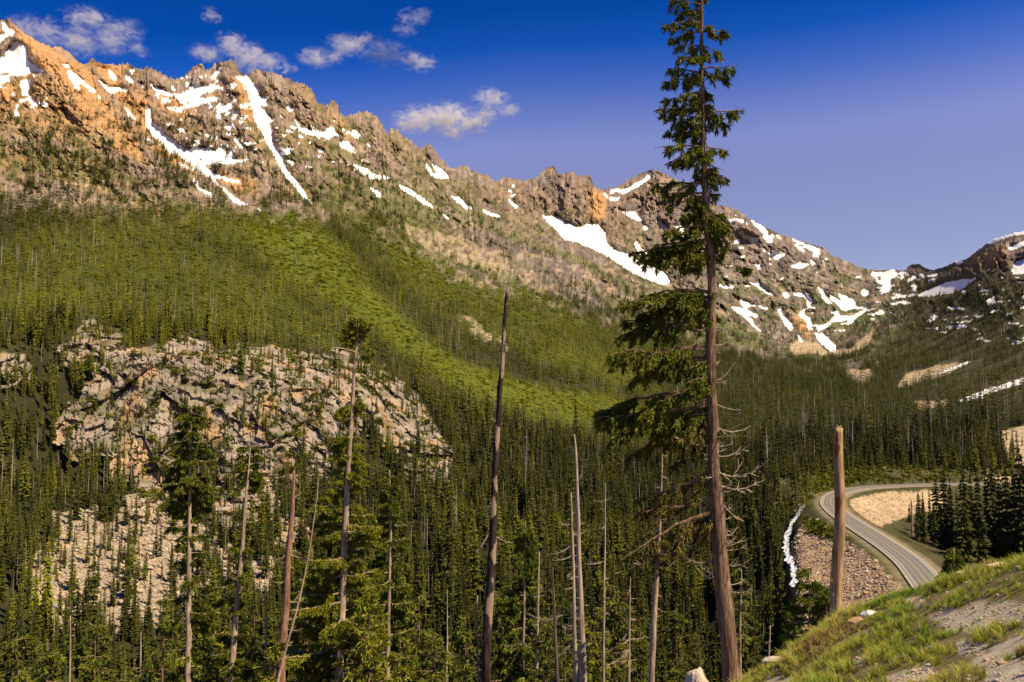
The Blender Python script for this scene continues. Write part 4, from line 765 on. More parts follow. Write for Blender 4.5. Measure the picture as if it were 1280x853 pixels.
def pebble(seed, n=2):
    r = np.random.default_rng(seed); import bmesh; b = bmesh.new(); bmesh.ops.create_icosphere(b, subdivisions=n, radius=1)
    V = np.array([v.co[:] for v in b.verts]); F = np.array([[v.index for v in f.verts] for f in b.faces]); b.free()
    for _ in range(9):
        d = r.normal(size=3); d /= np.linalg.norm(d); lim = r.uniform(.55, .85); e = V @ d - lim; V = V - np.maximum(e, 0)[:, None] * d
    return V * np.array([1, r.uniform(.6, .9), r.uniform(.45, .75)]), F
lib3 = bpy.data.collections.new('stone kinds'); lib = lib3
n = Nodes('broken stone', .9, .1); oi = n.new('ObjectInfo'); v = n.coord('Object'); f = n.noise(v, 2.2, 4, .6)
a = n.new('Attribute', attribute_name='tint', attribute_type='INSTANCER')
c = n.ramp(a.outputs['Fac'], [(0, (.20, .12, .065)), (.4, (.40, .265, .15)), (.7, (.44, .33, .215)), (1, (.55, .48, .38))]); c = n.mix(1.0, c, n.ramp(f, [(.3, (.75, .75, .75)), (.7, (1.2, 1.2, 1.2))]), 'MULTIPLY'); n.base(c); M['stone'] = n.m
for k in range(4): lib_obj('s%d stone' % k, [(pebble(k, 1), M['stone'])])
lib = _l
# grass points: even over the slope near the brow, thin on gravel
Ng = 30000; ga = np.concatenate([.12 + .98 * rng.random(Ng) ** 1.35, rng.uniform(-.5, .2, 1500)]); gd = np.concatenate([np.sqrt(rng.uniform(2.6 ** 2, 30 ** 2, Ng)), np.sqrt(rng.uniform(5 ** 2, 30 ** 2, 1500))])
gxx = gd * np.sin(ga); gyy = gd * np.cos(ga); gzz = zg(gxx, gyy); GP = np.stack([gxx, gyy, gzz], -1)
gu, gv = px(GP); gg = samp(blur(blur(gravA, 3, 0), 3, 1), np.clip(gu, -240, 1500) + 7 * noise(GP / .8, 411), np.clip(gv, -70, 1010) + 5 * noise(GP / .8, 412)); gg = np.maximum(gg, sstep(.42, .55, noise(GP / 1.9, 413)) * .8)
keep = rng.random(len(GP)) > .03 + .74 * sstep(.3, .6, gg); keep |= (rng.random(len(GP)) < .03); keep &= noise(GP / .7, 431) + rng.normal(0, .22, len(GP)) > -.16
GP, gg, gd = GP[keep], gg[keep], gd[keep]; nn = len(GP)
gh = (.10 + .09 * np.clip(noise(GP / 1.6, 432) + .5, 0, 1.2)) * rng.uniform(.6, 1.3, nn) * np.where(gg > .4, .5, 1) * np.interp(gd, [8, 20], [.95, 1.4]); gt = np.clip(.55 + .6 * noise(GP / 2.2, 433) + .25 * noise(GP / .6, 434) + rng.normal(0, .1, nn), 0, 1)
gt = np.where(noise(GP / .9, 435) > .52, gt * .3, gt)
scatter('grass', lib2, GP - [0, 0, .02], rng.integers(0, 5, nn), gh, gh * rng.uniform(.9, 1.5, nn), gt)
# loose stones on the gravel
Np_ = 17000; ga = rng.uniform(.2, .66, Np_); gd = np.sqrt(rng.uniform(5 ** 2, 22 ** 2, Np_)); xx = gd * np.sin(ga); yy = gd * np.cos(ga); G2 = np.stack([xx, yy, zg(xx, yy)], -1)
gu, gv = px(G2); g2 = samp(gravA, np.clip(gu, -240, 1500), np.clip(gv, -70, 1010)); G2 = G2[(g2 > .5) | (rng.random(Np_) < .1)]; k = len(G2); sz = .014 * np.exp(rng.normal(0, .55, k))
scatter('gravel', lib3, G2 + [0, 0, .004], rng.integers(0, 4, k), sz, sz, rng.uniform(.3, 1, k))
# talus stones, too many and too far to pick apart
def on_cells(P_, wgt, n, smin, smax, name, t0, t1):
    wgt = wgt.ravel() / wgt.sum(); A0 = P_[:-1, :-1]; E1 = (P_[:-1, 1:] - A0).reshape(-1, 3); E2 = (P_[1:, :-1] - A0).reshape(-1, 3); ii = rng.choice(len(wgt), n, p=wgt)
    p = A0.reshape(-1, 3)[ii] + E1[ii] * rng.random((n, 1)) + E2[ii] * rng.random((n, 1)); s = np.clip(smin * np.exp(np.abs(rng.normal(0, .55, n))), smin, smax)
    scatter(name, lib3, p, rng.integers(0, 4, n), s, s * rng.uniform(.9, 1.3, n), rng.uniform(t0, t1, n), rx=rng.uniform(-.6, .6, n))
on_cells(LP, ltal * 1.0, 14000, .20, 1.4, 'talus_stones', .15, .95)
on_cells(LP, ((l_tn[:-1, :-1] > .5) & lkeep) * 1.0, 1600, .22, .9, 'bank_stones', .3, .9)
on_cells(P, area * (m_ta[:-1, :-1] > .4) * (Uc < 600), 8000, .45, 4.2, 'talus_boulders', .35, 1)
on_cells(P, area * (m_tn[:-1, :-1] > .4) * (sk[:-1, :-1] < .1), 3500, .8, 3., 'scree_stones', .2, .9)

on_cells(LP, ((vgl > .3) & (l_d[:-1, :-1] > 8)) * 1.0, 1500, .25, 1.3, 'verge_stones', .4, 1)

# boulders one can pick out along the brow
def boulder(u, v, wpx, hpx, label, seed, rot=0, tone=(.48, .40, .31)):
    best = None
    for dv in (0, 3, 6, 9, 12, 15, 18) if v < 835 else (0,):
     if best is not None: break
     for D in np.arange(5, 60, .05):
        p = place(u, v + dv, D)
        if zg(p[0], p[1]) >= p[2]: best = (D, p); break
    drop = 0.
    if best is None: D = 21.; p = place(u, v + hpx / 2, D); drop = max(0., p[2] - float(zg(p[0], p[1])))
    else: D, p = best
    m = D / FPX; v_, f_ = pebble(seed, 4); r = np.random.default_rng(seed)
    v_ = v_ * (1 + .22 * noise(v_ * 1.3 + seed, 5)[:, None] + .10 * ridged(v_ * 3 + seed, 3, 6)[:, None])
    v_ = v_ / np.abs(v_).max(0) * np.array([wpx / 2 * m, min(wpx, hpx * 1.6) / 2 * m, hpx / 2 * m * 1.25 + drop * .5])
    me = mesh_np('boulder', v_, f_, False); nm = Nodes('boulder stone', .9, .1); vv = nm.coord(); f1_ = nm.noise(vv, 6, 6, .65); f2_ = nm.noise(vv, 30, 3, .6)
    nm.base(nm.ramp(f1_, [(.3, tuple(.6 * t for t in tone)), (.5, tone), (.75, tuple(min(1, 1.2 * t) for t in tone))])); nm.bump(f2_, .5, .01)
    o = link('boulder', me, mat=nm.m); o.location = Vector(p.tolist()) + Vector((0, 0, hpx / 2 * m * .45 - drop * .5)); o.rotation_euler = (0, 0, rot); tag(o, label, 'boulder')
boulder(876, 843, 46, 26, 'large pale pointed boulder left of the leaning trunk foot', 3, .2, (.50, .40, .30))
boulder(932, 850, 18, 14, 'small pale stone just right of the leaning trunk foot', 4)
boulder(968, 832, 34, 12, 'long low pale rock on the grass edge right of the leaning trunk', 5, .1)
boulder(1086, 770, 20, 9, 'white stone on the grass edge right of the broken pole', 6, 0, (.62, .58, .52))
boulder(1070, 779, 22, 8, 'reddish stone beside the white stone near the broken pole', 7, .3, (.38, .22, .14))
boulder(1215, 712, 40, 8, 'long tan rock on the brow right of the small green fir', 8, 0, (.48, .36, .22))
boulder(1250, 701, 34, 7, 'flat tan rock on the brow at the right edge of the view', 9, .2, (.46, .36, .24))
# ------------------------------------------------------------------ foreground trees, limb by limb
def bark(name, dark, mid, light, zs=.25, sc=9, patch=None, bump=.8):
    n = Nodes(name, .9, .1); v = n.coord('Object', (1, 1, zs)); f = n.noise(v, sc, 6, .65, .6); f2 = n.noise(v, sc * .25, 3, .5)
    c = n.ramp(f, [(.32, dark), (.5, mid), (.7, light)]); c = n.mix(1.0, c, n.ramp(f2, [(.3, (.75, .75, .75)), (.7, (1.2, 1.2, 1.2))]), 'MULTIPLY')
    if patch:
        pc, th = patch; v2 = n.coord('Object', (1, 1, .35)); f3 = n.noise(v2, 2.6, 3, .5); c = n.mix(n.ramp(f3, [(th, (0, 0, 0)), (th + .03, (1, 1, 1))]), c, pc)
    n.base(c); n.bump(f, bump, .03); return n.m
M['bark'] = bark('furrowed reddish grey bark', (.04, .022, .015), (.20, .12, .075), (.42, .28, .18), .11, 24, None, 1.0)
M['bark_b'] = bark('charred dark snag', (.012, .009, .008), (.04, .028, .024), (.09, .065, .055), .2, 8, ((.34, .24, .17), .55))
M['bark_p'] = bark('peeled orange wood', (.12, .065, .035), (.42, .27, .14), (.60, .44, .27), .12, 10, ((.26, .07, .025), .57), .4)
M['bark_g'] = bark('pinkish grey bark', (.18, .125, .085), (.40, .29, .195), (.58, .45, .31), .2, 12)
M['bark_r'] = bark('red flaking bark', (.10, .05, .03), (.28, .15, .09), (.42, .25, .16), .2, 12)
M['dead'] = bark('silver dead wood', (.19, .14, .095), (.38, .295, .205), (.56, .455, .335), .12, 12, None, .4)
M['dead2'] = bark('dark dead wood', (.05, .04, .03), (.13, .10, .08), (.25, .19, .15), .12, 12, None, .4)
def leaf_mat(name, a, b, c_):
    n = Nodes(name, .6, .15); v = n.coord(); f = n.noise(v, 1.3, 4, .6); f2 = n.noise(v, 14, 2, .5)
    c = n.ramp(f, [(.32, a), (.52, b), (.72, c_)]); c = n.mix(1.0, c, n.ramp(f2, [(.3, (.7, .7, .7)), (.7, (1.3, 1.3, 1.2))]), 'MULTIPLY'); n.base(c)
    tr = n.new('BsdfTranslucent'); n.l(c, tr.inputs[0]); mx = n.new('MixShader'); mx.inputs[0].default_value = .22
    n.l(n.b.outputs[0], mx.inputs[1]); n.l(tr.outputs[0], mx.inputs[2]); n.l(mx.outputs[0], n.n['Material Output'].inputs[0]); return n.m
M['leaf_h'] = leaf_mat('hemlock needles', (.065, .080, .013), (.14, .155, .017), (.26, .27, .022))
M['leaf_y'] = leaf_mat('yellow green fir needles', (.10, .125, .012), (.21, .22, .016), (.36, .34, .022))
M['leaf_g'] = leaf_mat('green fir needles', (.065, .09, .013), (.14, .165, .017), (.26, .27, .022))
M['leaf_o'] = leaf_mat('old yellowing needles', (.08, .07, .018), (.15, .12, .022), (.22, .17, .03))
M['leaf_r'] = leaf_mat('rusty dead needles', (.07, .035, .02), (.13, .06, .03), (.2, .11, .05))

def tube(path, rad, sides=6, furrow=0., seed=0):
    p = np.asarray(path, float); k = len(p); tn = np.gradient(p, axis=0); tn /= np.linalg.norm(tn, axis=1)[:, None] + 1e-9
    ref = np.array([0, 0, 1.]) if abs(tn[:, 2]).mean() < .7 else np.array([1., 0, 0]); a = np.cross(tn, ref); a /= np.linalg.norm(a, axis=1)[:, None] + 1e-9; b = np.cross(tn, a)
    th = np.arange(sides) * 2 * math.pi / sides; r = np.broadcast_to(np.asarray(rad, float), (k,))[:, None] * np.ones(sides)[None]
    if furrow:
        d = np.stack([np.cos(th)[None] * 3 * np.ones((k, 1)), np.sin(th)[None] * 3 * np.ones((k, 1)), p[:, 2:3] * .9 * np.ones(sides)], -1)
        d2 = d * np.array([3.2, 3.2, 1.8]); r = r + furrow * (1.2 * noise(d + seed, 7) - .9 * np.abs(noise(d2 + seed, 8)))
    V = p[:, None, :] + r[..., None] * (np.cos(th)[None, :, None] * a[:, None, :] + np.sin(th)[None, :, None] * b[:, None, :]); V = V.reshape(-1, 3)
    i = np.arange(k - 1)[:, None] * sides; j = np.arange(sides)[None]; j2 = (j + 1) % sides
    F = np.stack([i + j, i + j2, i + j2 + sides, i + j + sides], -1).reshape(-1, 4)
    V = np.vstack([V, p[:1], p[-1:]]); c0, c1 = len(V) - 2, len(V) - 1; e = (k - 1) * sides
    cap = [(c0, (q + 1) % sides, q, q) for q in range(sides)] + [(c1, e + q, e + (q + 1) % sides, e + (q + 1) % sides) for q in range(sides)]
    T = np.vstack([F[:, :3], F[:, [0, 2, 3]], np.array(cap)[:, :3]]); return V, T
class Bag:
    def __init__(s): s.V = []; s.F = []; s.n = 0
    def add(s, V, F): s.V.append(V); s.F.append(np.asarray(F) + s.n); s.n += len(V)
    def mesh(s, name, smooth=False): return mesh_np(name, np.vstack(s.V), np.vstack(s.F), smooth)
def kites(C0, D0, L, W, r):
    """needle sprays: a bent kite from each C0 along D0"""
    k = len(C0); D0 = D0 / (np.linalg.norm(D0, axis=1)[:, None] + 1e-9); s = np.cross(D0, r.normal(size=(k, 3)) + [0, 0, 1.6]); s /= np.linalg.norm(s, axis=1)[:, None] + 1e-9
    L = L[:, None]; W = W[:, None]; m = C0 + D0 * L * .5; tip = C0 + D0 * L + np.array([0, 0, -1]) * L * .18
    V = np.stack([C0, m + s * W, tip, m - s * W], 1).reshape(-1, 3); q = np.arange(k)[:, None] * 4
    return V, np.vstack([q + [0, 1, 2], q + [0, 2, 3]])
def limb(p0, p1, sag=.1, r0=.03, live=1., leaf=.12, dens=1., tw=1., seed=0, hang=.5, bare=.2, twigs=True, curl=0., tmin=0.):
    """-> wood (V,F), foliage (V,F) or None"""
    r = np.random.default_rng(seed); p0 = np.asarray(p0, float); p1 = np.asarray(p1, float); L = np.linalg.norm(p1 - p0); n = max(6, int(L / .18)); t_ = np.linspace(0, 1, n)[:, None]
    w = p0 + (p1 - p0) * t_ + np.array([0, 0, -1]) * sag * L * 4 * t_ * (1 - t_) + np.array([0, 0, 1]) * curl * L * t_ ** 3
    wob = np.cumsum(r.normal(size=(n, 3)), 0) * .012 * L; wob -= wob[:1] + (wob[-1:] - wob[:1]) * t_; w = w + wob
    wood = Bag(); wood.add(*tube(w, r0 * (1 - .85 * t_[:, 0]) + .002, 5)); C0 = []; D0 = []
    ax = (p1 - p0) / L; side = np.cross(ax, [0, 0, 1]); side /= np.linalg.norm(side) + 1e-9
    nt = int(max(4 if not tmin else 9, L / .11 * tw)) if twigs else 0
    for k in range(nt):
        f = r.uniform(bare, 1.0); c = w[min(n - 1, int(f * (n - 1)))]; sg = r.choice([-1, 1]); ln = (.10 + .34 * L * (1 - .75 * f) * r.uniform(.4, 1)) * (1 if live > 0 else .9); ln = max(min(ln, .95), tmin * r.uniform(.7, 1.3))
        d = ax * r.uniform(.3, 1.0) + side * sg * r.uniform(.3, 1.1) + np.array([0, 0, -hang * r.uniform(0, 1.3) if live > 0 else r.uniform(-.5, .6)]); d /= np.linalg.norm(d)
        m = max(3, int(ln / .06)); s_ = np.linspace(0, 1, m)[:, None]; bend = r.normal(size=3) * .12 * ln
        q = c + d * ln * s_ + np.array([0, 0, -1]) * (.25 * ln * s_ ** 2 if live > 0 else -.2 * ln * s_ ** 2 * r.uniform(-.5, 1)) + bend * s_ ** 2
        if live <= 0 or k % 3 == 0: wood.add(*tube(q, (r0 * .28 * (1 - .7 * s_[:, 0]) + .0025), 3))
        if live <= 0 and r.random() < .6:
            a0 = q[m // 2]; dd = d + r.normal(size=3) * .6; q2 = a0 + dd * ln * .45 * s_ + np.array([0, 0, .1]) * ln * s_ ** 2; wood.add(*tube(q2, .0045, 3))
        if r.random() < live:
            kk = int(m * 4.6 * dens); fs = r.uniform(.1, 1, kk); cc = c + d * ln * fs[:, None] + np.array([0, 0, -.25 * ln]) * fs[:, None] ** 2 + bend * fs[:, None] ** 2
            C0.append(cc); D0.append(d * r.uniform(.5, 1.2, (kk, 1)) + r.normal(size=(kk, 3)) * .55 + np.array([0, 0, -.25 * hang]))
    fol = None
    if C0:
        C0 = np.vstack(C0); D0 = np.vstack(D0); k = len(C0); fol = kites(C0, D0, leaf * r.uniform(.6, 1.3, k), leaf * .135 * r.uniform(.6, 1.3, k), r)
    return wood, fol
def grow(name, label, cat, trunk, D, mat, limbs=(), zones=(), leafm='leaf_h', woodm=None, sides=12, furrow=0., seed=0, base=True, group=None, depth=0., broken=False):
    """trunk: (column, row, width in px) from the top down; limbs: (u0, v0, u1, v1, live, opts); zones: see below"""
    r = np.random.default_rng(seed + 500); T = np.array(trunk, float); T[:, 2] *= .85 if 30 < D else 1; pts = place(T[:, 0], T[:, 1], D); rad = T[:, 2] / 2 * D / FPX
    if base:
        dx = pts[-1] - pts[-2]; zb = float(zg(pts[-1][0], pts[-1][1])); 
        if pts[-1][2] > zb + .1:
            d = (pts[-1][2] - zb + .4); e = pts[-1] + dx / abs(dx[2] + 1e-9) * d * .5; e[2] = zb - .4; pts = np.vstack([pts, e]); rad = np.r_[rad, rad[-1] * (1 + .03 * d)]
    s = np.r_[0, np.cumsum(np.linalg.norm(np.diff(pts, axis=0), axis=1))]; n = int(max(12, s[-1] / .12)) if furrow else int(max(14, s[-1] / .4)); ss_ = np.linspace(0, s[-1], n)
    pp = np.stack([np.interp(ss_, s, pts[:, k]) for k in range(3)], -1); rr = np.interp(ss_, s, rad)
    kz = np.array([.25, .5, .25]); 
    for _ in range(6 if furrow else 2): pp[1:-1] = (pp[:-2] + 2 * pp[1:-1] + pp[2:]) / 4
    pp[:, :2] += .35 * rr[:, None] * np.stack([noise(np.stack([pp[:, 2] * .5, pp[:, 2] * 0 + seed, pp[:, 2] * 0], -1), 3), noise(np.stack([pp[:, 2] * .5, pp[:, 2] * 0 + seed + 9.5, pp[:, 2] * 0], -1), 4)], -1)
    o0 = pp[-1].copy(); root = empty(name, o0); tag(root, label, cat, group)
    V, F = tube(pp - o0, rr, sides, furrow, seed); link('trunk', mesh_np('trunk', V, F, True), root, M[mat])
    woodm = woodm or mat; mpp = D / FPX
    def trunk_at(v):                               # centre of the trunk at a picture row
        k = np.interp(v, T[:, 1], np.arange(len(T))); q = place(np.interp(v, T[:, 1], T[:, 0]), v, D); j = int(np.argmin(np.abs(pp[:, 2] - q[2]))); return pp[j]
    L_ = []
    for lb in limbs:
        u0, v0, u1, v1, live = lb[:5]; op = lb[5] if len(lb) > 5 else {}
        a = trunk_at(v0); dd = op.pop('away', r.uniform(-.35, .35)) * abs(u1 - u0) * mpp; b = place(u1, v1, D + dd); L_.append((a, b, live, op))
    for (va, vb, wl, wr, n, live, rise, op) in zones:
        for k in range(n):
            f = (k + r.uniform(.1, .9)) / n; v0 = va + (vb - va) * f; a = trunk_at(v0); ang = r.uniform(0, 6.283); ang = -ang if math.sin(ang) < -.25 and r.random() < .75 else ang; ca = math.cos(ang)
            l0 = (wr[0] + (wr[1] - wr[0]) * f) if ca > 0 else (wl[0] + (wl[1] - wl[0]) * f); ln = l0 * mpp * r.uniform(.65, 1.1)
            u_ = np.array([-a[1], a[0], 0.]); u_ /= np.linalg.norm(u_); rt = -u_; fw = np.array([a[0], a[1], 0.]); fw /= np.linalg.norm(fw)
            b = a + (rt * ca + fw * math.sin(ang)) * ln + np.array([0, 0, rise * ln + r.uniform(-.1, .1) * ln]); L_.append((a, b, live, dict(op)))
    for k, (a, b, live, op) in enumerate(L_):
        op = dict(op); lm = op.pop('leafm', leafm); wm = op.pop('woodm', woodm); ln = np.linalg.norm(b - a)
        op.setdefault('r0', .012 + .014 * ln); op.setdefault('leaf', .14 * max(1, D / 32)); 
        if D > 30: op.setdefault('tw', .75)
        wood, fol = limb(a - o0, b - o0, live=live, seed=seed * 100 + k, **op)
        br = link('branch' if live > 0 else 'dead_branch', wood.mesh('branch'), root, M[wm])
        if fol is not None: link('foliage', mesh_np('foliage', *fol), br, M[lm])
    return root

# the leaning hemlock
HT = [(876,-95,1.2),(876.5,-40,2),(877,0,3.2),(877.6,98,5),(879.4,164,5.6),(881.8,230,7),(885,290,9),(888.6,328,11),(889.5,406,11.5),(890,491,12.5),(891.5,560,14),(895,630,16.5),(900,692,18),(907,765,19.5),(914,834,21),(918,862,25)]
dn = dict(dens=2.7, hang=.9, bare=.10, sag=-.04, tw=1.35, leaf=.135, woodm='bark')
HL = [(877,38,913,43,1,dict(hang=1.3)),(877,60,902,68,1),(878,88,924,80,1,dict(hang=1.6,bare=.45,sag=.03)),(878,92,912,100,1,dict(hang=1.3)),(880,145,926,139,1,dict(hang=1.5,bare=.3)),(880,150,918,158,1,dict(hang=1.3)),(881,185,911,190,1),(882,205,905,214,1),(882,214,912,225,1,dict(hang=1.2)),(884,240,902,246,1),
 (876,4,834,2,1),(876,12,842,20,1),(876,28,826,32,1),(876,38,834,50,1),(877,20,860,26,1),(877,55,842,60,.5),(877,75,846,72,1),(878,90,832,86,1),(878,100,828,104,1),(878,112,846,122,1),(878,124,828,124,1,dict(hang=1.2)),(879,136,820,138,1,dict(hang=1.3)),(880,148,822,147,1,dict(hang=1.3)),(880,155,846,166,1),(880,172,831,167,1),(881,182,818,185,1),(881,192,830,206,1),(882,205,842,200,1),
 (882,228,812,232,1,dict(hang=1.1)),(883,240,824,246,1),(883,248,830,262,1),(884,256,850,275,1),(885,262,912,285,1),(885,272,918,298,1),(886,284,914,312,1,dict(hang=1)),(886,268,905,268,1),(885,285,826,292,1),(886,300,812,308,1),(886,306,788,318,1,dict(hang=.8)),(886,314,800,332,1),(887,318,826,330,1),(887,310,850,336,1),(887,322,908,318,1),
 (888,331,938,338,1,dict(bare=.72,hang=.9,tw=1.2)),(888,362,772,382,1,dict(hang=.7)),(888,366,800,372,1),(888,372,776,404,1,dict(hang=1)),(888,378,790,398,1),(889,400,770,424,1,dict(hang=.9,bare=.35)),(889,384,835,375,1),(889,396,830,414,1),(889,372,850,388,1),(889,366,905,372,.3),
 (889,428,762,452,1,dict(hang=.9,bare=.3)),(889,436,758,442,1,dict(bare=.3)),(889,440,782,478,1,dict(hang=1)),(890,446,820,470,1),(890,458,850,470,1),
 (890,486,742,514,1,dict(hang=.8,bare=.25)),(890,494,744,524,1,dict(hang=1,bare=.3)),(891,500,762,548,1,dict(hang=1,bare=.3)),(891,512,800,540,1),(891,520,780,572,.8,dict(hang=1,leafm='leaf_o')),(891,530,826,560,.8,dict(leafm='leaf_o')),(891,476,830,500,1),(891,540,835,590,.6,dict(leafm='leaf_o')),
 (894,628,790,642,.45,dict(leafm='leaf_o',bare=.3,hang=.6,r0=.05)),(894,634,776,700,.4,dict(leafm='leaf_o',bare=.3,hang=.8)),(895,640,838,668,.6,dict(leafm='leaf_o')),(895,600,800,625,.35,dict(leafm='leaf_o')),(896,655,815,700,.35,dict(leafm='leaf_o')),(894,585,840,620,.4,dict(leafm='leaf_o')),
 # dead limbs
 (889,432,918,427,0,dict(r0=.025,curl=.15)),(890,476,919,460,0,dict(curl=.2)),(891,505,926,512,0),(891,532,939,540,0,dict(curl=.15)),(892,572,938,560,0,dict(curl=.1)),(893,585,962,592,0,dict(sag=.12,curl=.25,r0=.03)),(894,606,956,606,0,dict(curl=.1)),(895,618,930,652,0),(897,646,920,644,0),(898,680,926,668,0,dict(curl=.2)),(889,414,850,404,0),(891,508,832,470,0,dict(r0=.03)),(891,560,840,545,0),(895,640,850,690,0),(892,498,860,520,0),(890,450,840,462,0,dict(r0=.03,twigs=False))]
for l_ in HL:
    if len(l_) > 5 and l_[4] > 0:
        for k_, v__ in dn.items(): l_[5].setdefault(k_, v__)
HL = [l_ if len(l_) > 5 or l_[4] <= 0 else l_ + (dict(dn),) for l_ in HL]
grow('hemlock', 'tall leaning conifer with a thick furrowed trunk rising out of the top of the view', 'conifer', HT, 22., 'bark', HL,
     [(-90, 60, (8, 26), (6, 24), 10, 1, -.1, dict(dn)), (60, 250, (24, 34), (18, 24), 22, 1, -.12, dict(dn)), (250, 330, (36, 44), (22, 24), 12, 1, -.15, dict(dn)), (365, 560, (50, 60), (10, 10), 5, .9, -.1, dict(dn)), (420, 560, (10, 26), (16, 34), 16, 0, .05, dict(r0=.012, sag=.06, curl=.12)), (560, 740, (20, 50), (20, 46), 30, 0, -.02, dict(r0=.013, sag=.1, curl=.14))], 'leaf_h', 'dead', 26, .022, 1)
# snags
grow('broken_pole', 'thick bare pole with a snapped flat top and red scars, left of the road', 'snag', [(1049,535,9.5),(1049,560,11),(1048.5,640,12.3),(1047,700,13.2),(1046,775,14.5)], 24.5, 'bark_p', [(1047,570,1034,582,0,dict(r0=.008)),(1047,590,1036,598,0,dict(r0=.008)),(1047,695,1032,712,0),(1047,690,1036,735,0),(1048,550,1054,556,0,dict(r0=.006,twigs=False)),(1046.5,537,1046,531,0,dict(r0=.05,twigs=False)),(1050,537,1051.5,532,0,dict(r0=.045,twigs=False)),(1052,537,1053,533,0,dict(r0=.03,twigs=False)),(1048,700,1043,760,0,dict(r0=.02)),(1047,640,1040,655,0,dict(r0=.01))], sides=20, furrow=.006, seed=2)
grow('dark_snag', 'very tall charred dark snag with a thin bleached crooked tip', 'snag', [(633.8,366,4.6),(633.2,372,5.6),(631,400,5.4),(628,450,6.4),(624,500,7.6),(621,550,8.8),(618,620,10.4),(615,690,12),(611,760,13.2),(606,856,15)], 34., 'bark_b',
     [(633.5,370,639.5,336,0,dict(r0=.055,sag=.02,away=0)),(633.5,373,642,344,0,dict(r0=.02)),(633,372,628,370,0,dict(r0=.012,twigs=False)),(622,527,614,523,0,dict(r0=.02)),(621,565,605,564,0,dict(r0=.02)),(619,655,595,690,0),(617,665,640,678,0,dict(r0=.02)),(613,742,600,735,0),(622,533,628,530,0,dict(twigs=False))], woodm='dead', sides=18, furrow=.024, seed=3)
link_tip = None
S_ = [
 ('white_snag', 'thicker of the two pale bare snags standing close together, left of the leaning conifer', 'snag', [(718,543,1.6),(720,560,3.6),(721.5,610,5),(723,680,7),(726,760,9),(729,840,11)], 36., 'dead', [(722,608,728,590,0,dict(r0=.015,curl=.3)),(719,548,714,544,0,dict(r0=.01,twigs=False)),(724,700,708,720,0),(727,780,712,800,0)], [(600,830,(10,20),(6,14),26,0,.05,{})]),
 ('white_snag', 'thinner pale snag with long bare side branches, just left of the thicker pale snag', 'snag', [(714,616,1.4),(715,660,3.5),(717,720,5),(718,790,6),(720,840,7)], 35., 'dead', [(716,652,702,655,0),(716,680,684,695,0,dict(curl=.05)),(717,700,690,700,0),(718,760,657,768,0,dict(sag=.15,r0=.03)),(719,800,690,825,0)], [(640,835,(12,30),(6,10),30,0,-.1,{})]),
 ('white_snag', 'slender pale snag with a forked top, left of the close pair of pale snags', 'snag', [(674,690,1.2),(673,730,3),(672,780,4),(671,850,4.5)], 40., 'dead', [(673,745,680,715,0,dict(r0=.015,curl=.2)),(672,745,667,760,0)], [(720,840,(8,10),(8,10),8,0,.1,{})]),
 ('thin_snag', 'dark grey needleless spar between the forked snag and the pale pair', 'snag', [(691,710,1),(693,760,3),(695,810,4.5),(697,856,6)], 33., 'dead2', [(692,770,683,775,0),(693,760,702,757,0)], [(730,850,(6,12),(6,12),10,0,0,{})]),
 ('thin_snag', 'straight hair-thin pale spar standing right of the pale pair of snags', 'snag', [(757,604,1),(756,680,2.5),(755,750,3.6),(754,850,4.5)], 42., 'dead', [(756,626,765,622,0,dict(curl=.2)),(756,630,742,625,0),(755,700,730,704,0)], [(640,840,(10,18),(6,10),14,0,-.05,{})]),
 ('thin_snag', 'thin dead spar with drooping bare branches low in front, right of the pale snags', 'snag', [(788,722,1),(787,770,3),(786,850,4.5)], 36., 'bark_g', [(787,790,760,815,0,dict(sag=.1)),(786,815,750,835,0,dict(sag=.12)),(787,800,808,795,0)], [(735,850,(12,26),(10,16),22,.18,-.15,dict(leafm='leaf_o'))]),
 ('thin_snag', 'pale crooked spar leaning right across the red-barked dead tree', 'snag', [(398,603,.8),(394,640,1.4),(385,700,2),(372,760,2.8),(352,830,3.6),(346,856,4)], 38., 'bark_g', [(385,700,392,690,0),(378,740,366,752,0)], [(640,840,(6,10),(6,12),10,0,.1,{})]),
 ('thin_snag', 'straight pale spar between the leaning pinkish trunk and the red-barked dead tree', 'snag', [(333,732,1.2),(333,770,2.6),(332,856,3.6)], 45., 'dead', [], [(745,840,(4,8),(4,8),8,0,0,{})]),
 ('thin_snag', 'short pale spar in the lower left, nearest the left edge of the view', 'snag', [(88,770,1),(88,800,2.2),(87,860,3)], 60., 'dead', [], [(780,850,(4,7),(4,7),6,0,0,{})]),
 ('thin_snag', 'pale spar in the lower left, below the right half of the talus field', 'snag', [(176,790,1),(176,820,2.4),(175,860,3)], 55., 'dead', [], [(795,850,(4,7),(4,7),6,0,0,{})]),
 ('thin_snag', 'small grey spar in the shade just left of the charred dark snag, lower end', 'snag', [(597,745,1),(597,800,2.5),(598,858,3.2)], 46., 'dead', [(597,770,588,760,0),(597,790,586,795,0)], [(750,850,(6,12),(4,6),10,0,0,{})]),
 ('thin_snag', 'bare spar low down between the two-toned fir and the charred dark snag', 'snag', [(559,738,1),(559,790,2.2),(558,858,3)], 55., 'dead', [(559,812,570,822,0)], [(750,850,(4,7),(4,8),8,0,0,{})]),
 ('thin_snag', 'thin grey spar right beside the foot of the charred dark snag, on its right', 'snag', [(616,782,1),(618,820,2.2),(620,858,3)], 44., 'dead', [], [(785,850,(4,7),(4,8),7,0,.2,{})]),
 ('thin_snag', 'short bare spar on the slope between the leaning trunk and the broken pole', 'snag', [(963,782,1),(962,800,2.2),(961,822,2.8)], 46., 'dead', [], [(785,820,(4,9),(4,9),8,0,0,{})]),
]
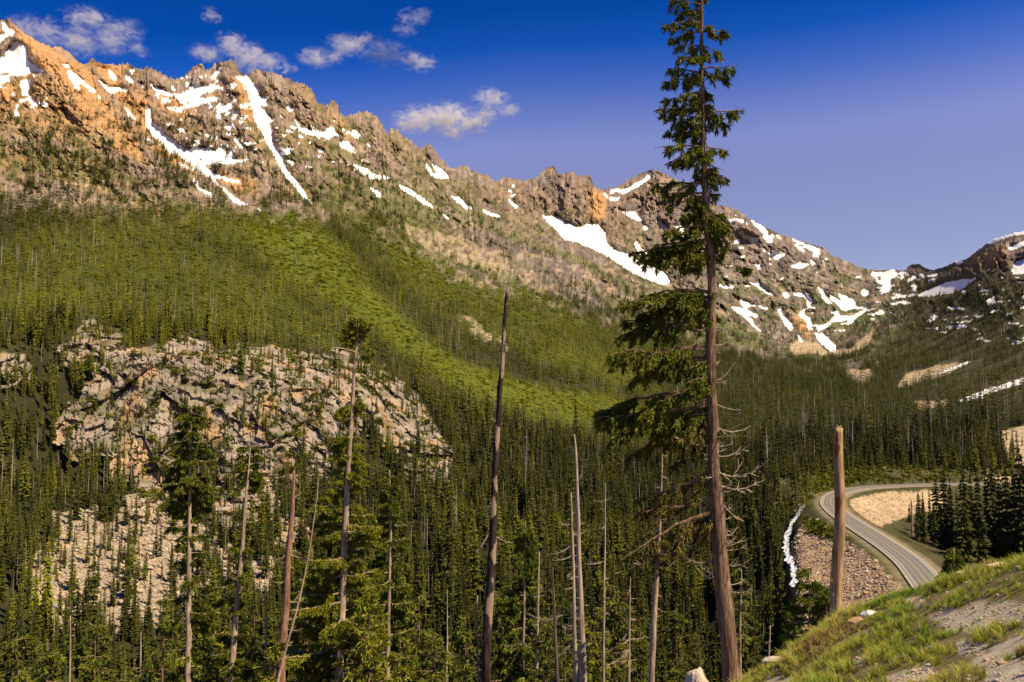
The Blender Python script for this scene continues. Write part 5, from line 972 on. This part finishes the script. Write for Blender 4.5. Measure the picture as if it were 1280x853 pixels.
for k, (nm, lb, ct, tr_, D_, mt, lm, zn) in enumerate(S_): grow(nm, lb, ct, tr_, D_, mt, lm, zn, sides=7, seed=10 + k)
# living trees
g1 = dict(dens=2.3, tw=1.3, tmin=.30, hang=.35, bare=.15, sag=.04)
T_ = [
 ('fir', 'tall thin live tree with tufted top and long bare middle trunk before the cliff', [(447,399,1),(446,430,3.2),(442,470,4.5),(440,520,6),(437,560,7),(434,610,8.4),(430,700,9.5),(427,780,10.5),(423,858,12)], 42., 'bark_g', 'leaf_y',
   [(446,410,462,404,1,g1),(446,412,428,418,1,g1),(446,420,468,440,.9,dict(g1,bare=.45)),(446,424,430,432,1,g1),(445,404,438,402,1,g1),(445,446,404,434,.35,dict(bare=.75,hang=.2,sag=-.05)),(445,440,463,448,1,dict(g1,bare=.5)),(444,462,430,448,0),(442,500,416,496,0),(442,505,424,512,1,g1),(441,512,450,508,1,g1)],
   [(402,425,(10,20),(10,20),20,1,.05,g1),(505,522,(18,18),(8,8),7,1,.05,g1),(545,625,(18,30),(16,26),44,1,0,g1),(625,858,(44,80),(38,60),80,1,-.02,dict(g1,dens=2.2))]),
 ('fir', 'two-toned green fir with a thin pale trunk, right of the tallest tufted tree', [(487,588,1),(488,620,2.2),(488,680,4),(486,760,5.5),(484,858,7)], 46., 'bark_g', 'leaf_g',
   [(488,660,508,655,0),(487,700,505,690,0)], [(592,640,(4,12),(4,12),14,1,.1,g1),(640,760,(18,34),(16,30),34,.95,-.05,g1),(760,858,(36,50),(34,46),28,1,-.05,g1)]),
 ('fir', 'old dark fir with a long pale trunk, leftmost of the tall foreground trees', [(240,510,1),(239,530,2),(238,560,3.4),(237,640,5),(236,740,7),(235,858,9)], 44., 'bark_g', 'leaf_h',
   [(237,690,222,700,0),(236,790,250,800,0)], [(512,545,(6,18),(6,18),26,1,.05,g1),(545,640,(20,36),(22,36),50,1,-.1,g1),(640,770,(26,34),(18,28),26,1,-.1,g1),(770,858,(24,28),(30,36),16,1,-.1,g1)]),
 ('fir', 'tree leaning right with tufted top and pinkish trunk, left of the red-barked dead tree', [(313,560,1),(311,580,2.4),(308,620,4),(302,690,6),(296,760,7.5),(289,845,9),(288,858,9)], 44., 'bark_g', 'leaf_h',
   [(310,590,325,596,1,g1)], [(560,610,(10,14),(8,14),18,1,0,g1),(640,700,(8,10),(6,10),8,.8,-.1,g1),(700,850,(30,44),(8,16),24,1,-.1,g1)]),
 ('dead_fir', 'dead tree with red flaking bark and a broken top, left of the tallest tufted tree', [(368,588,3.4),(367,610,5),(364,660,7),(359,720,9),(356,780,10),(351,858,11.5)], 40., 'bark_r', 'leaf_r',
   [(366,620,378,616,0),(364,650,395,668,.5,dict(leafm='leaf_r')),(362,690,345,700,0)], [(600,700,(8,14),(10,24),14,.35,-.05,dict(leafm='leaf_r')),(700,850,(12,24),(16,30),18,0,-.1,{})]),
 ('fir', 'green tree with a thin pinkish trunk, directly left of the leaning conifer at its foot', [(828,556,1),(827,600,2.6),(825,660,4),(822,700,6),(818,760,8),(814,856,9.5)], 34., 'bark_g', 'leaf_o',
   [(821,700,775,698,0,dict(sag=.1)),(826,575,832,570,0),(826,640,806,652,.5),(820,720,845,700,.4),(819,755,832,765,0)], [(560,660,(6,14),(6,12),12,.15,0,{}),(665,705,(20,30),(14,18),12,.7,-.1,g1),(710,850,(8,12),(8,12),10,0,0,{})]),
 ('fir', 'green fir with a thin bare spine, just right of the charred dark snag', [(657,652,1),(656,700,2.5),(655,760,3.8),(654,856,5)], 44., 'bark_g', 'leaf_g', [], [(655,720,(6,20),(6,18),24,1,0,g1),(720,858,(34,46),(30,42),44,1,-.05,g1)]),
 ('fir', 'small sparse fir with pale spine standing just right of the leaning trunk', [(927,712,1),(926,750,2.6),(925,806,4)], 36., 'bark_g', 'leaf_g', [(926,756,936,752,0),(925,780,915,786,0)], [(714,800,(4,15),(4,14),28,.6,0,dict(g1,dens=.6))]),
 ('fir', 'lone bright small fir on the brow between the road and the dark stand', [(1192,688,.8),(1192,700,2),(1192,722,3)], 22., 'bark_g', 'leaf_g', [], [(689,724,(1,17),(1,18),70,1,-.02,dict(dens=1.6,tw=1.3,hang=.1,leaf=.085,bare=.05))]),
 ('fir', 'dark young fir directly left of the broken pole', [(1012,714,1),(1012,760,3),(1012,830,5)], 32., 'bark_g', 'leaf_g', [], [(716,760,(6,24),(6,22),22,1,-.05,g1),(760,830,(28,38),(24,30),24,1,-.1,g1)]),
 ('fir', 'low shaded fir touching the left side of the broken pole', [(1033,735,1),(1033,770,2.6),(1033,800,4)], 28., 'bark_g', 'leaf_g', [], [(738,795,(4,14),(4,12),18,.7,-.1,g1)]),
]
for k, (nm, lb, tr_, D_, mt, lf_, lm, zn) in enumerate(T_): grow(nm, lb, 'conifer', tr_, D_, mt, lm, zn, leafm=lf_, woodm='dead' if nm == 'dead_fir' else mt, sides=8, seed=40 + k)

# young firs crowding the foot of the slope: three shapes, each copy a tree of its own
def young(seed, leafm, n_l=130):
    r = np.random.default_rng(seed); W = Bag(); Fo = Bag()
    for k in range(n_l):
        f = ((k + r.random()) / n_l) ** .8; z = 1 - f * .95; ln = (.02 + .20 * f ** .85) * r.uniform(.6, 1.1); a = r.uniform(0, 6.28)
        p0 = np.array([0, 0, z]) * 12; p1 = np.array([math.cos(a) * ln, math.sin(a) * ln, z - .12 * ln + (.25 * ln if f < .3 else 0)]) * 12
        w, fo = limb(p0, p1, live=1, seed=seed * 999 + k, r0=.02, leaf=.21, dens=1.0, tw=.7, hang=.25, bare=.12, sag=.05)
        W.add(np.vstack(w.V), np.vstack(w.F))
        if fo: Fo.add(*fo)
    V, F = tube(np.array([[0, 0, z] for z in np.linspace(-.5, 12, 12)]), np.linspace(.15, .01, 12), 6); W.add(V, F)
    a = W.mesh('trunk'); a.materials.append(M['bark']); b = Fo.mesh('crown'); b.materials.append(M[leafm]); return a, b
YM = [young(1, 'leaf_g'), young(2, 'leaf_y'), young(3, 'leaf_g'), young(4, 'leaf_h')]
YL = [ (22,790,55,3,'dusky young fir in the bottom left corner'),(60,800,60,0,'young fir beside the short pale spar in the lower left corner'),(120,775,62,3,'dusky fir below the talus field, between two short pale spars'),
 (205,770,55,0,'young fir left of the long pale trunk of the leftmost tall tree'),(262,760,50,1,'yellow-green fir just right of the leftmost tall pale trunk'),(318,770,48,0,'young fir below the gap between the pinkish leaning trunk and the thin pale spar'),(385,700,46,1,'bright fir crown between the red-barked dead tree and the tallest tufted tree'),
 (452,668,50,1,'bright fir crown just right of the tallest tufted trunk'),(462,740,40,1,'low bright yellow-green fir between the tufted tree and the two-toned fir'),(524,745,48,0,'green fir top right of the two-toned fir'),(543,790,42,3,'dusky low fir right of the two-toned fir'),(582,770,50,0,'green fir top left of the charred dark snag'),
 (636,722,44,0,'green fir top touching the charred dark snag on its right'),(682,770,40,3,'dusky fir below the forked pale snag'),(706,790,38,0,'low green fir in front of the pale pair of snags'),(742,760,44,1,'bright green fir right of the pale pair of snags'),(768,712,52,0,'green fir behind the thin dead spar right of the pale snags'),
 (800,770,40,0,'green fir left of the pinkish thin trunk beside the leaning conifer'),(845,760,42,0,'green fir between the pinkish thin trunk and the leaning trunk'),(868,790,36,3,'dusky low fir above the large pale boulder'),(942,768,40,0,'young green fir right of the leaning trunk, below the small sparse fir'),(985,760,38,3,'dusky fir between the leaning trunk and the broken pole, beside the stream'),(500,800,38,1,'bright low fir at the bottom edge below the two-toned fir'),(345,800,40,1,'bright low fir at the bottom edge beside the red-barked dead tree')]
for u_, v_, D_, k, lb in YL:
    top = place(u_, v_, D_); zb = float(zg(top[0], top[1])); h = max(4., min(top[2] - zb, 22.)); w = rnd.uniform(.9, 1.15) * min(1, .55 + h / 30)
    r_ = empty('young_fir', (top[0], top[1], top[2] - h), rnd.uniform(0, 6.28)); sc = h / 12; r_.scale = (sc * w, sc * w, sc); tag(r_, lb, 'conifer', 'young firs at the foot of the view')
    link('trunk', YM[k][0], r_); link('crown', YM[k][1], r_)
# the dark stand inside the hairpin
ST = [(1113,655,640),(1121,648,642),(1129,640,650),(1137,630,655),(1146,640,662),(1155,628,668),(1163,618,672),(1172,606,680),(1182,590,690),(1190,604,692),(1198,612,694),(1207,588,700),(1216,602,700),(1225,598,705),(1235,606,705),(1243,588,705),(1252,604,708),(1261,594,708),(1270,600,708),(1279,584,710),(1290,590,712),(1302,600,712)]
SL = ['leftmost low dark conifer of the stand inside the hairpin','second conifer from the left of the stand inside the hairpin','third conifer from the left of the stand inside the hairpin','pointed conifer left of the two bare trunks in the stand','dark conifer between the two bare trunks in the stand','dark conifer just right of the two bare trunks in the stand','dark conifer rising to the upper road bank, left of the tallest spire','conifer under the end of the visible upper road','tall dark spire where the upper road disappears','shorter conifer just right of the spire at the road end','low conifer behind the lone bright small fir','tall conifer above the lone bright small fir','conifer right of the one above the bright small fir','bushy-topped conifer near the middle of the right stand','shorter conifer right of the bushy-topped one','tall conifer over the left end of the tan brow rocks','conifer over the tan brow rocks','pointed conifer over the flat tan rock','shorter conifer fourth from the right edge','tall conifer at the right edge of the view','conifer cut by the right edge of the view','conifer beyond the right edge of the view']
for k, (u_, vt, vb) in enumerate(ST):
    b = hit(u_, vb + rnd.uniform(-2, 2), zl, 225.); b = hit(u_, vb + 8, zl, 225.) if b is None else b; D_ = math.hypot(b[0], b[1]); vt += 16 if u_ > 1175 else 6; h = (vb - vt) * D_ / FPX * math.hypot(1, (u_ - 640) / FPX) + 1.5; w = h * rnd.uniform(.9, 1.3)
    valley_tree((b[0], b[1], b[2] - 1.5), h, w, rnd.uniform(.0, .25), k, SL[k], 'dark stand inside the hairpin')
    if 8 <= k < 20:
        b2 = b + np.array([rnd.uniform(-4, 6), rnd.uniform(14, 34), 0]); b2[2] = zl(b2[0], b2[1]); b2 = b2 if road_near(b2[0], b2[1])[0] > 13 else b + np.array([3., 6., 0]); D2 = math.hypot(b2[0], b2[1]); h2 = max(7, (vb - 6 - vt) * D2 / FPX * rnd.uniform(.55, .8))
        valley_tree(tuple(b2), h2, h2 * rnd.uniform(.9, 1.2), rnd.uniform(0, .2), k + 1, 'dark back-row conifer behind the ' + SL[k].split(' of the stand')[0].split(' where ')[0], 'back of the stand inside the hairpin')
for u_, vt, vb, lb in [(1140.5,624,668,'left of two bare grey trunks in the stand inside the hairpin'),(1149.5,630,672,'right of two bare grey trunks in the stand inside the hairpin')]:
    b = hit(u_, vb, zl, 225.); D_ = math.hypot(b[0], b[1]); vt += 16 if u_ > 1175 else 6; h = (vb - vt) * D_ / FPX; V, F = stick(.5, .25, 7, h, -.5, .1, 10, int(u_)); o = empty('bare_trunk', tuple(b)); tag(o, lb, 'snag'); link('trunk', mesh_np('trunk', V, F, True), o, M['dead'])
_u = {o.data.name: o for o in S.objects if o.type == 'MESH'}; _c = sorted(((sum(1 for _ in o.data.polygons) * (2 if len(o.data.polygons) and o.data.polygons[0].loop_total == 4 else 1), o.name, o.parent.name if o.parent else '') for o in _u.values()), reverse=True); print('TRIS', sum(c[0] for c in _c), _c[:14])
_p = {}
for c in _c: _p[c[2].split('.')[0]] = _p.get(c[2].split('.')[0], 0) + c[0]
print('TRISP', _p)
# ------------------------------------------------------------------ small fair-weather clouds
def cloud(u, v, wpx, hpx, lumps, label, dens=1.0, seed=0, D=14000.):
    """one closed shell per cloud, filled with thin noisy vapour; lumps: (du, dv, radius px, squash)"""
    m = D / FPX; c = place(u, v, D); import bmesh; b = bmesh.new()
    bmesh.ops.create_icosphere(b, subdivisions=3, radius=1); bv = np.array([q.co[:] for q in b.verts]); bf = np.array([[q.index for q in f.verts] for f in b.faces]); b.free()
    V = bv * np.array([wpx / 2, min(wpx, 2 * hpx) / 2.2, hpx / 2]) * 1.25 * m; me = mesh_np('cloud', V, bf, True)
    mt = bpy.data.materials.new('cloud vapour'); mt.use_nodes = True; t = mt.node_tree; t.nodes.clear(); N = t.nodes.new; L = t.links.new
    out = N('ShaderNodeOutputMaterial'); pv = N('ShaderNodeVolumePrincipled'); pv.inputs['Color'].default_value = (1, .97, .94, 1); pv.inputs['Anisotropy'].default_value = -.25
    tc = N('ShaderNodeTexCoord'); total = None
    def math_(op, a, b_=None, clamp=False):
        n_ = N('ShaderNodeMath'); n_.operation = op; n_.use_clamp = clamp
        for k, x in enumerate((a, b_)):
            if x is None: continue
            if isinstance(x, (int, float)): n_.inputs[k].default_value = x
            else: L(x, n_.inputs[k])
        return n_.outputs[0]
    for du, dv, r_, sq in lumps:
        mp = N('ShaderNodeMapping'); mp.vector_type = 'POINT'; mp.inputs['Location'].default_value = (-du / r_, 0, dv / (r_ * sq)); mp.inputs['Scale'].default_value = (1 / (r_ * m), 1 / (max(r_, 20) * m), 1 / (r_ * sq * m))
        L(tc.outputs['Object'], mp.inputs[0]); ln = N('ShaderNodeVectorMath'); ln.operation = 'LENGTH'; L(mp.outputs[0], ln.inputs[0]); f = math_('SUBTRACT', 1.0, ln.outputs['Value'], True)
        total = f if total is None else math_('MAXIMUM', total, f)
    mp = N('ShaderNodeMapping'); s_ = 1 / (14. * m); mp.inputs['Scale'].default_value = (s_, s_, s_ * 1.5); mp.inputs['Location'].default_value = (seed * 3.7, seed, 0); L(tc.outputs['Object'], mp.inputs[0])
    nz_ = N('ShaderNodeTexNoise'); nz_.inputs['Scale'].default_value = 1.0; nz_.inputs['Detail'].default_value = 6; nz_.inputs['Roughness'].default_value = .62; nz_.inputs['Distortion'].default_value = 1.4; L(mp.outputs[0], nz_.inputs['Vector'])
    q = math_('ADD', math_('MULTIPLY', total, 1.2), math_('MULTIPLY', math_('SUBTRACT', nz_.outputs[0], .60), 4.6)); q = math_('MULTIPLY', q, 1.0, True); q = math_('MULTIPLY', q, math_('MULTIPLY', total, 3.0, True))
    L(math_('MULTIPLY', q, dens * .006 * 14000 / D), pv.inputs['Density']); L(pv.outputs[0], out.inputs['Volume']); me.materials.append(mt)
    o = link('cloud', me); o.location = Vector(c.tolist()); o.rotation_euler = (0, 0, -math.atan2(c[0], c[1])); tag(o, label, 'cloud'); return o
cloud(98, 38, 210, 90, [(-40,10,44,.42),(0,14,44,.42),(32,10,36,.42),(10,-14,40,.36),(44,-10,34,.4),(62,12,22,.5)], 'long thin faint cloud over the left ridge, nearest the left edge', .62, 1)
cloud(307, 68, 130, 70, [(-14,-10,30,.55),(4,6,34,.75),(28,8,28,.55),(-44,4,30,.35),(48,12,20,.4)], 'puffy small cloud behind the highest crags left of centre', 1.0, 2)
cloud(263, 19, 44, 26, [(0,0,19,.6)], 'tiny faint cloud puff high above the left ridge', .6, 3)
cloud(403, 74, 80, 38, [(-8,0,32,.42),(14,-4,22,.5)], 'small faint cloud left of the long wispy one, above the ridge', .8, 4)
cloud(482, 68, 170, 60, [(-44,-8,38,.36),(0,0,42,.36),(40,8,34,.36),(-18,-18,24,.3)], 'long wispy cloud above the middle of the ridge', .8, 5)
cloud(556, 146, 170, 80, [(-34,6,42,.5),(0,2,44,.55),(34,8,32,.45),(10,20,24,.5)], 'brightest white cloud, floating lowest over the ridge saddle', 1.5, 6)
cloud(612, 130, 90, 80, [(2,-8,30,.55),(-6,12,26,.6),(22,6,24,.6)], 'ragged small cloud just right of the brightest low cloud', .9, 7)
cloud(515, 22, 80, 34, [(0,0,30,.35),(14,-6,18,.4)], 'faint wisp near the top of the sky, above the long wispy cloud', .45, 8)
cloud(505, 38, 60, 30, [(0,0,22,.4)], 'faint wisp between the top wisp and the long wispy cloud', .4, 9)
